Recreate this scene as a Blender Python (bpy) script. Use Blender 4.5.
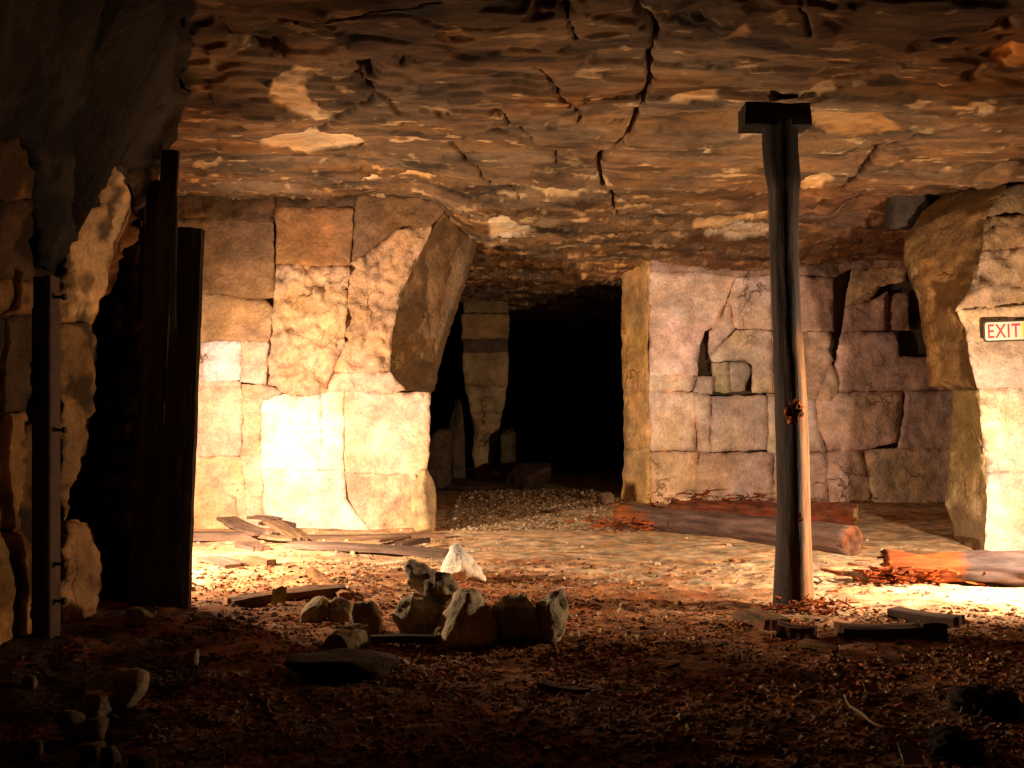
import bpy, bmesh, math, random
import numpy as np
from mathutils import Vector, Matrix, Quaternion
from mathutils.geometry import delaunay_2d_cdt

for o in list(bpy.data.objects):
    bpy.data.objects.remove(o)
scn = bpy.context.scene
COL = scn.collection

# ------------------------------------------------------------------ camera
F = 1000.0            # focal length in pixels of the 1024x768 frame
HZ = 413.0            # row of the horizon
CH = 1.21             # camera height
RH = 3.20             # roof height of the workings
cam_d = bpy.data.cameras.new('camera')
cam = bpy.data.objects.new('camera', cam_d)
COL.objects.link(cam)
cam_d.sensor_width = 36.0
cam_d.lens = F / 1024.0 * 36.0
cam_d.shift_y = (HZ - 384.0) / 1024.0
cam_d.clip_end = 200
cam.location = (0, 0, CH)
cam.rotation_euler = (math.pi / 2, 0, 0)
scn.camera = cam

# ------------------------------------------------------------------ world (underground: no sky)
w = bpy.data.worlds.new('world')
scn.world = w
w.use_nodes = True
w.node_tree.nodes['Background'].inputs[0].default_value = (0, 0, 0, 1)
w.node_tree.nodes['Background'].inputs[1].default_value = 0.0

# ------------------------------------------------------------------ the work lamps of the place
def spot(name, loc, aim, power, color, angle, blend, radius):
    d = bpy.data.lights.new(name, 'SPOT')
    d.energy = power
    d.color = color
    d.spot_size = math.radians(angle)
    d.spot_blend = blend
    d.shadow_soft_size = radius
    o = bpy.data.objects.new(name, d)
    COL.objects.link(o)
    o.location = loc
    o.rotation_euler = (Vector(aim) - Vector(loc)).to_track_quat('-Z', 'Y').to_euler()
    return o

WARM = (1.0, 0.69, 0.43)
LAMP1 = (-2.95, 7.35, 0.95)
LAMP2 = (3.75, 6.20, 0.85)
spot('work_lamp_light', LAMP1, (-1.10, 8.25, 0.78), 800, WARM, 174, 0.75, 0.04)
spot('work_lamp_beam', LAMP1, (-2.0, 10.5, 0.60), 900, WARM, 92, 1.0, 0.04)
spot('flood_lamp_light', LAMP2, (2.35, 7.95, 0.70), 1000, WARM, 176, 1.0, 0.05)

vs = scn.view_settings
vs.view_transform = 'Standard'
vs.look = 'None'
vs.gamma = 1.0
vs.use_curve_mapping = False
vs.exposure = 0.0

# ------------------------------------------------------------------ numpy noise
_rng = np.random.RandomState(11)
_perm = _rng.permutation(256)
_perm = np.concatenate([_perm, _perm, _perm])
_g = _rng.normal(size=(256, 3))
_g /= np.linalg.norm(_g, axis=1)[:, None]


def perlin(x, y, z):
    x = np.asarray(x, float); y = np.asarray(y, float); z = np.asarray(z, float)
    x, y, z = np.broadcast_arrays(x, y, z)
    xi = np.floor(x).astype(int); yi = np.floor(y).astype(int); zi = np.floor(z).astype(int)
    xf = x - xi; yf = y - yi; zf = z - zi
    xi &= 255; yi &= 255; zi &= 255
    u = xf * xf * xf * (xf * (xf * 6 - 15) + 10)
    v = yf * yf * yf * (yf * (yf * 6 - 15) + 10)
    t = zf * zf * zf * (zf * (zf * 6 - 15) + 10)
    r = 0
    for dx in (0, 1):
        wx = u if dx else 1 - u
        for dy in (0, 1):
            wy = v if dy else 1 - v
            for dz in (0, 1):
                wz = t if dz else 1 - t
                h = _perm[_perm[_perm[xi + dx] + yi + dy] + zi + dz]
                g = _g[h]
                r = r + wx * wy * wz * (g[..., 0] * (xf - dx) + g[..., 1] * (yf - dy) + g[..., 2] * (zf - dz))
    return r * 1.6


def fbm(x, y, z, o=4, gain=0.5):
    a = 1.0; r = 0; s = 1.0
    for i in range(o):
        r = r + a * perlin(np.asarray(x) * s + i * 17.3, np.asarray(y) * s + i * 5.1, np.asarray(z) * s + i * 9.7)
        a *= gain; s *= 2.03
    return r


def sstep(a, b, x):
    t = np.clip((x - a) / (b - a), 0, 1)
    return t * t * (3 - 2 * t)


# ------------------------------------------------------------------ pixel -> place
def P(px, py, Y):
    return ((px - 512.0) / F * Y, Y, CH + (HZ - py) / F * Y)


def on_floor(px, py):
    Y = CH * F / (py - HZ)
    return ((px - 512.0) / F * Y, Y)


def on_roof(px, py):
    Y = (RH - CH) * F / (HZ - py)
    return ((px - 512.0) / F * Y, Y)


def seg_dist(x, y, pts):
    d = np.full(np.shape(x), 1e9)
    for (x0, y0), (x1, y1) in zip(pts[:-1], pts[1:]):
        dx, dy = x1 - x0, y1 - y0
        t = np.clip(((x - x0) * dx + (y - y0) * dy) / (dx * dx + dy * dy + 1e-12), 0, 1)
        d = np.minimum(d, np.hypot(x - x0 - t * dx, y - y0 - t * dy))
    return d


def in_poly(x, y, poly):
    r = np.zeros(np.shape(x), bool)
    n = len(poly)
    for i in range(n):
        x0, y0 = poly[i]; x1, y1 = poly[(i + 1) % n]
        c = ((y0 > y) != (y1 > y)) & (x < (x1 - x0) * (y - y0) / ((y1 - y0) + 1e-12) + x0)
        r ^= c
    return r


def sdist(x, y, poly):
    d = seg_dist(x, y, list(poly) + [poly[0]])
    return np.where(in_poly(x, y, poly), d, -d)


# ------------------------------------------------------------------ materials
def node_mat(name):
    m = bpy.data.materials.new(name)
    m.use_nodes = True
    nt = m.node_tree
    nt.nodes.clear()
    out = nt.nodes.new('ShaderNodeOutputMaterial')
    b = nt.nodes.new('ShaderNodeBsdfPrincipled')
    nt.links.new(b.outputs[0], out.inputs[0])
    return m, nt, b


def grain_mat(name, rough=0.9, spec=0.2, scale=(1, 1, 1), n1=5.0, n2=60.0, lo=0.62, hi=1.25, bump=0.5, bdist=0.02,
              bscale=22.0, use_attr=True, base=(0.5, 0.5, 0.5), tint=(1.15, 1.0, 0.8), coarse=0.0, cracks=0.0):
    m, nt, b = node_mat(name)
    N = nt.nodes.new; L = nt.links.new
    tc = N('ShaderNodeTexCoord')
    mp = N('ShaderNodeMapping'); mp.inputs['Scale'].default_value = scale
    L(tc.outputs['Object'], mp.inputs[0])
    if use_attr:
        at = N('ShaderNodeAttribute'); at.attribute_name = 'Col'
        c = at.outputs['Color']
    else:
        rg = N('ShaderNodeRGB'); rg.outputs[0].default_value = (*base, 1)
        c = rg.outputs[0]

    def noise(s, det=8, rgh=0.6):
        n = N('ShaderNodeTexNoise'); n.inputs['Scale'].default_value = s
        n.inputs['Detail'].default_value = det; n.inputs['Roughness'].default_value = rgh
        L(mp.outputs[0], n.inputs['Vector'])
        return n
    a1 = noise(n1); a2 = noise(n2, 4)
    r1 = N('ShaderNodeMapRange'); r1.inputs['From Min'].default_value = 0.3; r1.inputs['From Max'].default_value = 0.7
    r1.inputs['To Min'].default_value = lo; r1.inputs['To Max'].default_value = hi
    L(a1.outputs['Fac'], r1.inputs['Value'])
    r2 = N('ShaderNodeMapRange'); r2.inputs['From Min'].default_value = 0.3; r2.inputs['From Max'].default_value = 0.7
    r2.inputs['To Min'].default_value = 0.75; r2.inputs['To Max'].default_value = 1.2
    L(a2.outputs['Fac'], r2.inputs['Value'])
    mu = N('ShaderNodeMath'); mu.operation = 'MULTIPLY'
    L(r1.outputs[0], mu.inputs[0]); L(r2.outputs[0], mu.inputs[1])
    sc = N('ShaderNodeVectorMath'); sc.operation = 'SCALE'
    L(c, sc.inputs[0]); L(mu.outputs[0], sc.inputs['Scale'])
    # slow hue drift
    a3 = noise(n1 * 0.55, 5)
    r3 = N('ShaderNodeMapRange'); r3.inputs['From Min'].default_value = 0.4; r3.inputs['From Max'].default_value = 0.66
    L(a3.outputs['Fac'], r3.inputs['Value'])
    mx = N('ShaderNodeMix'); mx.data_type = 'RGBA'; mx.blend_type = 'MULTIPLY'
    mx.inputs[7].default_value = (*tint, 1)
    L(r3.outputs[0], mx.inputs[0]); L(sc.outputs[0], mx.inputs[6])
    L(mx.outputs[2], b.inputs['Base Color'])
    b.inputs['Roughness'].default_value = rough
    b.inputs['Specular IOR Level'].default_value = spec
    bn = noise(bscale, 9, 0.65)
    bp = N('ShaderNodeBump'); bp.inputs['Strength'].default_value = bump; bp.inputs['Distance'].default_value = bdist
    L(bn.outputs['Fac'], bp.inputs['Height'])
    last = bp
    if coarse:
        cn = noise(bscale * 0.3, 6, 0.6)
        b2 = N('ShaderNodeBump'); b2.inputs['Strength'].default_value = 0.8; b2.inputs['Distance'].default_value = coarse
        L(cn.outputs['Fac'], b2.inputs['Height']); L(bp.outputs[0], b2.inputs['Normal'])
        last = b2
    if cracks:
        wn = noise(3.0, 5, 0.6)
        wv = N('ShaderNodeVectorMath'); wv.operation = 'SCALE'; wv.inputs['Scale'].default_value = 0.55
        L(wn.outputs['Color'], wv.inputs[0])
        ad = N('ShaderNodeVectorMath'); ad.operation = 'ADD'
        L(mp.outputs[0], ad.inputs[0]); L(wv.outputs[0], ad.inputs[1])
        vo = N('ShaderNodeTexVoronoi'); vo.feature = 'DISTANCE_TO_EDGE'; vo.inputs['Scale'].default_value = cracks
        L(ad.outputs[0], vo.inputs['Vector'])
        rc = N('ShaderNodeMapRange'); rc.inputs['From Min'].default_value = 0.0; rc.inputs['From Max'].default_value = 0.022
        rc.inputs['To Min'].default_value = 1.0; rc.inputs['To Max'].default_value = 0.0
        L(vo.outputs['Distance'], rc.inputs['Value'])
        mk = noise(1.1, 3, 0.5)
        rm = N('ShaderNodeMapRange'); rm.inputs['From Min'].default_value = 0.56; rm.inputs['From Max'].default_value = 0.66
        L(mk.outputs['Fac'], rm.inputs['Value'])
        cm = N('ShaderNodeMath'); cm.operation = 'MULTIPLY'; L(rc.outputs[0], cm.inputs[0]); L(rm.outputs[0], cm.inputs[1])
        c7 = N('ShaderNodeMath'); c7.operation = 'MULTIPLY'; c7.inputs[1].default_value = 0.7; L(cm.outputs[0], c7.inputs[0])
        m2 = N('ShaderNodeMix'); m2.data_type = 'RGBA'; m2.blend_type = 'MULTIPLY'; m2.inputs[7].default_value = (0.22, 0.16, 0.12, 1)
        L(c7.outputs[0], m2.inputs[0]); L(mx.outputs[2], m2.inputs[6]); L(m2.outputs[2], b.inputs['Base Color'])
        b3 = N('ShaderNodeBump'); b3.invert = True; b3.inputs['Strength'].default_value = 1.0; b3.inputs['Distance'].default_value = 0.02
        L(cm.outputs[0], b3.inputs['Height']); L(last.outputs[0], b3.inputs['Normal'])
        last = b3
    L(last.outputs[0], b.inputs['Normal'])
    return m


M_STONE = grain_mat('limestone', n1=4.0, n2=38, lo=0.62, hi=1.22, bump=0.8, bdist=0.03, bscale=18, coarse=0.05, cracks=1.5, tint=(1.1, 0.97, 0.84))
M_ROOF = grain_mat('roof_rock', scale=(0.6, 1.0, 1.0), n1=2.6, n2=22, lo=0.5, hi=1.4, bump=0.4, bdist=0.02, bscale=12,
                   tint=(1.25, 0.95, 0.62))
M_SOIL = grain_mat('floor_litter', n1=7.0, n2=70, lo=0.5, hi=1.35, bump=0.9, bdist=0.02, bscale=35, tint=(1.2, 0.85, 0.6))
M_ROCK = grain_mat('loose_stone', n1=6.0, n2=50, lo=0.6, hi=1.25, bump=0.8, bdist=0.02, bscale=28, coarse=0.03)
M_WOOD = grain_mat('old_timber', scale=(7, 7, 0.8), n1=3.0, n2=16, lo=0.45, hi=1.35, bump=0.6, bdist=0.01, bscale=9,
                   rough=0.8, tint=(1.1, 0.95, 0.85))
M_ROT = grain_mat('rotten_wood', scale=(3, 3, 1.2), n1=6.0, n2=40, lo=0.4, hi=1.5, bump=0.9, bdist=0.02, bscale=18,
                  tint=(1.3, 0.8, 0.5))
M_IRON = grain_mat('rusty_iron', n1=14.0, n2=90, lo=0.5, hi=1.3, bump=0.3, bdist=0.004, bscale=60, rough=0.7, spec=0.4)
M_CHIP = grain_mat('chips', n1=5.0, n2=30, lo=0.6, hi=1.3, bump=0.2, bdist=0.004, bscale=40)


def flat_mat(name, col, rough=0.5):
    m, nt, b = node_mat(name)
    N = nt.nodes.new; L = nt.links.new
    tc = N('ShaderNodeTexCoord')
    n = N('ShaderNodeTexNoise'); n.inputs['Scale'].default_value = 30; n.inputs['Detail'].default_value = 6
    L(tc.outputs['Object'], n.inputs['Vector'])
    mx = N('ShaderNodeMix'); mx.data_type = 'RGBA'
    mx.inputs[6].default_value = (*[c * 0.8 for c in col], 1)
    mx.inputs[7].default_value = (*col, 1)
    L(n.outputs['Fac'], mx.inputs[0]); L(mx.outputs[2], b.inputs['Base Color'])
    b.inputs['Roughness'].default_value = rough
    return m


# ------------------------------------------------------------------ object helpers
def tag(o, label=None, cat=None, group=None, kind=None):
    if label: o['label'] = label
    if cat: o['category'] = cat
    if group: o['group'] = group
    if kind: o['kind'] = kind
    return o


def mesh_obj(name, verts, faces, col, mat, parent=None, loc=(0, 0, 0), smooth=True):
    verts = np.asarray(verts, float) - np.asarray(loc, float)
    me = bpy.data.meshes.new(name)
    if isinstance(faces, np.ndarray):
        k = faces.shape[1]
        me.vertices.add(len(verts)); me.vertices.foreach_set('co', verts.ravel())
        me.loops.add(faces.size); me.loops.foreach_set('vertex_index', faces.ravel().astype(np.int32))
        me.polygons.add(len(faces))
        me.polygons.foreach_set('loop_start', (np.arange(len(faces)) * k).astype(np.int32))
        me.update(calc_edges=True)
        me.validate()
    else:
        me.from_pydata(verts.tolist(), [], faces)
    col = np.asarray(col, float)
    if col.ndim == 1:
        col = np.tile(col, (len(verts), 1))
    ca = me.color_attributes.new('Col', 'FLOAT_COLOR', 'POINT')
    ca.data.foreach_set('color', np.concatenate([np.clip(col, 0, 1), np.ones((len(col), 1))], 1).ravel())
    me.materials.append(mat)
    me.polygons.foreach_set('use_smooth', np.full(len(me.polygons), smooth))
    o = bpy.data.objects.new(name, me)
    COL.objects.link(o)
    o.location = loc
    if parent is not None:
        o.parent = parent
        o.location = Vector(loc) - parent.location
    return o


def grid_faces(nr, nc):
    i = np.arange(nr * nc).reshape(nr, nc)
    return np.stack([i[:-1, :-1], i[:-1, 1:], i[1:, 1:], i[1:, :-1]], -1).reshape(-1, 4)


def empty(name, loc):
    o = bpy.data.objects.new(name, None)
    o.empty_display_size = 0.1
    COL.objects.link(o)
    o.location = loc
    return o


# ------------------------------------------------------------------ floor
def floor_h(x, y):
    x = np.asarray(x, float); y = np.asarray(y, float)
    h = 0.035 * fbm(x * 0.7, y * 0.7, 3.1, 3)
    # trampled litter is lumpier in the middle of the chamber than on the sandy track
    lit = sstep(9.2, 7.4, y) * (0.35 + 0.65 * sstep(3.2, 1.0, x - 0.25 * (y - 6)))
    h = h + (0.006 + 0.012 * lit) * fbm(x * 5, y * 5, 7.7, 4, 0.6)
    # low heap of fine rubble under the packed wall, slight bank below the stones
    h = h + 0.10 * np.exp(-((x + 2.5) / 0.7) ** 2 - ((y - 5.0) / 0.8) ** 2)
    h = h + 0.06 * np.exp(-((x + 0.2) / 0.45) ** 2 - ((y - 6.1) / 0.35) ** 2)
    return h


def fz(x, y):
    return float(floor_h(x, y))


py = np.linspace(413 + CH * F / 22.0, 413 + CH * F / 3.05, 470)
Yr = CH * F / (py - 413)
Yr = np.concatenate([Yr, np.linspace(2.9, -1.5, 14)])
Xc = np.concatenate([np.linspace(-7, -4.05, 20), np.linspace(-4.0, 5.2, 560), np.linspace(5.3, 8.5, 20)])
X, Y = np.meshgrid(Xc, Yr)
Hh = floor_h(X, Y)
sand = np.array((0.66, 0.53, 0.37)); red = np.array((0.36, 0.18, 0.088)); dark = np.array((0.20, 0.13, 0.08))
q = fbm(X * 0.9, Y * 1.6, 1.3, 4)
# rotten-wood litter across the middle, paler sand on the track at the back and right
m_lit = sstep(8.3, 7.2, Y + 0.9 * q + 0.25 * np.clip(X - 0.5, 0, 9)) * (1 - 0.75 * sstep(0.6, 2.2, X + 0.9 * q) * sstep(5.4, 6.2, Y))
m_near = sstep(5.5, 4.6, Y + 0.5 * q)  # foreground floor darkened, shade put into the colour
pale = sstep(-0.3, -1.4, X + 0.4 * q) * sstep(6.3, 7.0, Y) * 0.6
C = sand[None, None] * (1 - m_lit[..., None]) + red[None, None] * m_lit[..., None]
C = C * (1 - pale[..., None]) + np.array((0.52, 0.36, 0.22)) * pale[..., None]
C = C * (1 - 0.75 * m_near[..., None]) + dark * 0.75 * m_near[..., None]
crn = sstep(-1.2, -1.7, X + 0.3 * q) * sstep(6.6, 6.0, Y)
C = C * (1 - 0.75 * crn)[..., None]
sp = fbm(X * 6, Y * 9, 4.4, 4, 0.65)
C = C * (1 + 0.55 * sp)[..., None]
rd = sstep(0.15, 0.5, fbm(X * 1.7, Y * 3.2, 8.8, 4)) * (0.35 + 0.65 * m_lit)
C = C * (1 - 0.55 * rd[..., None]) + np.array((0.30, 0.11, 0.045)) * 0.55 * rd[..., None]
gv = sstep(12.2, 13.4, Y) * 0.55       # coarser brown gravel deep in the passage
C = C * (1 - gv[..., None]) + np.array((0.24, 0.17, 0.10)) * gv[..., None] * (1 + 0.8 * fbm(X * 9, Y * 9, 2.2, 3))[..., None]
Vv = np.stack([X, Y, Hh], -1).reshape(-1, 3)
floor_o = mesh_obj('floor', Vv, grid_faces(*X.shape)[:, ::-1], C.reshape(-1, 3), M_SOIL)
tag(floor_o, 'earth floor of the quarry chamber strewn with red wood litter', 'floor', kind='structure')

# ------------------------------------------------------------------ ceiling
CRACKS = [  # polylines traced on the roof, half width in metres, depth
    ([(640, -20), (640, 10), (656, 35), (650, 66), (647, 95), (632, 130), (615, 145), (598, 160), (602, 180), (612, 190), (613, 205), (622, 222)], 0.019, 0.16),
    ([(535, 65), (555, 85), (573, 105), (578, 125)], 0.013, 0.08),
    ([(495, 105), (518, 122), (530, 140)], 0.008, 0.06),
    ([(316, 131), (330, 120), (350, 104), (372, 97), (378, 88), (366, 78)], 0.022, 0.14),
    ([(280, 28), (330, 20), (380, 10), (440, -4)], 0.010, 0.07),
    ([(452, 150), (480, 170), (505, 190), (520, 200)], 0.010, 0.05),
    ([(560, -10), (568, 20), (575, 35)], 0.008, 0.06),
    ([(552, 150), (556, 160), (558, 166)], 0.008, 0.05),
    ([(800, -10), (808, 22)], 0.008, 0.07),
    ([(480, 132), (560, 128), (640, 124), (700, 118), (765, 110)], 0.02, 0.03),
    ([(840, 190), (880, 150), (940, 130), (985, 122)], 0.03, 0.08),
]
HOLES = [((362, 68), 0.075, 0.04, 0.20), ((402, 55), 0.06, 0.02, 0.08), ((375, 151), 0.13, 0.04, 0.10),
         ((545, 0), 0.12, 0.05, 0.14), ((970, 68), 0.06, 0.02, 0.08), ((1003, 16), 0.06, 0.03, 0.08),
         ((465, 146), 0.10, 0.06, 0.08), ((262, 50), 0.10, 0.03, 0.10), ((690, 12), 0.16, 0.03, 0.07),
         ((862, 205), 0.2, 0.08, 0.08)]
SPALL = [  # pale fresh breaks in the dark roof
    ([(264, 92), (272, 78), (292, 67), (320, 69), (306, 83), (308, 92), (336, 109), (318, 116), (285, 106)], (0.60, 0.43, 0.24)),
    ([(245, 138), (275, 134), (305, 129), (352, 138), (372, 146), (340, 150), (300, 155), (265, 146)], (0.50, 0.40, 0.28)),
    ([(350, 188), (400, 184), (450, 176), (456, 184), (430, 190), (352, 194)], (0.80, 0.60, 0.36)),
    ([(195, 172), (225, 168), (222, 176), (196, 179)], (0.5, 0.36, 0.2)),
    ([(486, 219), (505, 214), (530, 226), (526, 236), (490, 232)], (0.66, 0.55, 0.40)),
    ([(668, 104), (690, 97), (722, 95), (712, 108), (672, 110)], (0.50, 0.34, 0.18)),
    ([(700, 40), (750, 12), (756, 24), (730, 36), (708, 42)], (0.34, 0.19, 0.09)),
    ([(640, 20), (655, 12), (672, 14), (655, 22)], (0.34, 0.19, 0.09)),
    ([(690, 224), (740, 214), (770, 212), (745, 226), (695, 232)], (0.60, 0.40, 0.20)),
    ([(700, 232), (740, 226), (772, 228), (768, 240), (705, 240)], (0.50, 0.45, 0.40)),
    ([(795, 88), (835, 80), (842, 92), (815, 97), (795, 98)], (0.48, 0.34, 0.18)),
    ([(800, 175), (830, 170), (836, 178), (802, 190)], (0.55, 0.38, 0.2)),
    ([(810, 118), (880, 112), (900, 130), (850, 140), (812, 134)], (0.34, 0.20, 0.08)),
    ([(983, 55), (1015, 40), (1040, 40), (1040, 62), (1000, 64)], (0.42, 0.24, 0.09)),
    ([(970, 108), (985, 97), (1000, 108), (985, 118)], (0.5, 0.4, 0.26)),
    ([(520, 190), (560, 186), (600, 190), (560, 196)], (0.5, 0.36, 0.2)),
    ([(438, 26), (462, 24), (470, 32), (445, 36)], (0.32, 0.17, 0.07)),
    ([(448, 36), (468, 30), (470, 36), (452, 40)], (0.30, 0.17, 0.08)),
]
pyc = np.concatenate([np.linspace(413 - 1.99 * F / 22.0, 413 - 1.99 * F / 4.55, 470)])
Yc = 1.99 * F / (413 - pyc)
Yc = np.concatenate([Yc, np.linspace(4.4, -1.5, 24)])
Xc2 = np.concatenate([np.linspace(-7, -3.5, 24), np.linspace(-3.45, 4.6, 640), np.linspace(4.7, 8.5, 24)])
X, Y = np.meshgrid(Xc2, Yc)


def roof_dz(X, Y, full=True):
    low = 0.05 * fbm(X * 0.5, Y * 0.8, 12.1, 3)
    wx = 0.35 * fbm(X * 1.3, Y * 1.3, 2.5, 3)
    t = (fbm(X * 0.55 + wx, Y * 1.1 + 0.5 * wx, 5.5, 4, 0.5) + 1.3) * 3.2
    lv = np.floor(t)
    st = lv + sstep(0.86, 1.0, t - lv)
    t2 = (fbm(X * 1.7 + wx, Y * 3.6, 15.5, 4, 0.6) + 1.2) * 2.2
    st2 = np.floor(t2) + sstep(0.8, 1.0, t2 - np.floor(t2))
    far = sstep(7.5, 10.5, Y)
    fine = (0.005 + 0.006 * far) * fbm(X * 4, Y * 6, 31.0, 4, 0.55)
    d = low + 0.024 * (st - 4.5) + (0.003 + 0.02 * far) * (st2 - 2) + fine
    d = d + 0.27 * np.exp(-((Y - 10.6) / 1.7) ** 2) * sstep(-0.3, -1.0, X)
    return d, t, t2, far


dz, t1, t2, far = roof_dz(X, Y)
dz = dz - dz[(Y > 5) & (Y < 12) & (np.abs(X) < 3)].mean() + 0.02
base = np.array((0.165, 0.11, 0.065))
n1 = fbm(X * 0.8, Y * 2.2, 40.1, 5, 0.6)
n2 = fbm(X * 2.2, Y * 6.0, 50.3, 4, 0.6)
C = base[None, None] * (1 + 0.55 * n1 + 0.45 * n2)[..., None]
och = sstep(0.1, 0.55, fbm(X * 0.7, Y * 1.9, 61.7, 4))
C = C * (1 - 0.6 * och[..., None]) + np.array((0.23, 0.13, 0.05)) * 0.6 * och[..., None]
gry = sstep(0.15, 0.6, fbm(X * 0.9, Y * 1.6, 77.7, 4)) * far
C = C * (1 - 0.5 * gry[..., None]) + np.array((0.25, 0.21, 0.18)) * 0.5 * gry[..., None]
edge2 = (t2 - np.floor(t2))
fl = sstep(0.55, 0.8, fbm(X * 3.2, Y * 7.0, 91.0, 4, 0.65) + 0.22 * far)
C = C * (1 - fl[..., None]) + np.array((0.52, 0.38, 0.22)) * fl[..., None]
drk = sstep(0.25, 0.6, fbm(X * 1.1, Y * 2.8, 101.0, 5, 0.6))
C = C * (1 - 0.6 * drk)[..., None]
redd = sstep(1.6, 2.6, X) * sstep(8.0, 9.5, Y) * 0.6
C = C * (1 - redd[..., None]) + np.array((0.19, 0.095, 0.06)) * redd[..., None] * (1 + 0.7 * n2)[..., None]
roof_tone = 0.68 - 0.30 * sstep(6.0, 4.9, Y + 0.5 * n1)      # roof colour turned down, more so towards the camera
C = C * (roof_tone * (1 + 0.9 * sstep(11.5, 14.0, Y)))[..., None]  # far roof colour raised in place of weak lamp light
pjx = 0.035 * fbm(X * 6, Y * 6, 3.3, 3); pjy = 0.05 * fbm(X * 6, Y * 6, 13.3, 3)
for pts, wd, dp in CRACKS:
    pl = [on_roof(*p) for p in pts]
    d = seg_dist(X + pjx * 0.6, Y + pjy, pl)
    wv = wd * (0.75 + 0.6 * fbm(X * 4, Y * 4, wd * 1e3, 2))
    k = np.exp(-(d / np.maximum(wv, 0.003)) ** 2)
    dz = dz + dp * k
    C = C * (1 - 0.6 * k)[..., None]
for c, rx, ry, dp in HOLES:
    cx, cy = on_roof(*c)
    e = ((X + 2 * pjx - cx) / rx) ** 2 + ((Y + 2 * pjy - cy) / (ry * 3)) ** 2
    dz = dz + dp * np.exp(-e ** 1.5)
for poly, c in SPALL:
    s = sdist(X + pjx, Y + pjy, [on_roof(*p) for p in poly])
    k = sstep(0.0, 0.03, s)
    dz = dz + 0.022 * k
    C = C * (1 - k[..., None]) + np.array(c) * 0.80 * k[..., None] * (1 + 0.25 * n2)[..., None]
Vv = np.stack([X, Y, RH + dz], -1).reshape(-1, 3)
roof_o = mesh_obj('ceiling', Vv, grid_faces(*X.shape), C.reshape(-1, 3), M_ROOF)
tag(roof_o, 'cracked layered rock roof of the quarry chamber', 'ceiling', kind='structure')


# ------------------------------------------------------------------ rock walls made of blocks
def interp(tab):
    ys = np.array([t[0] for t in tab], float); xs = np.array([t[1] for t in tab], float)
    return lambda v: np.interp(v, ys, xs)


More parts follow.
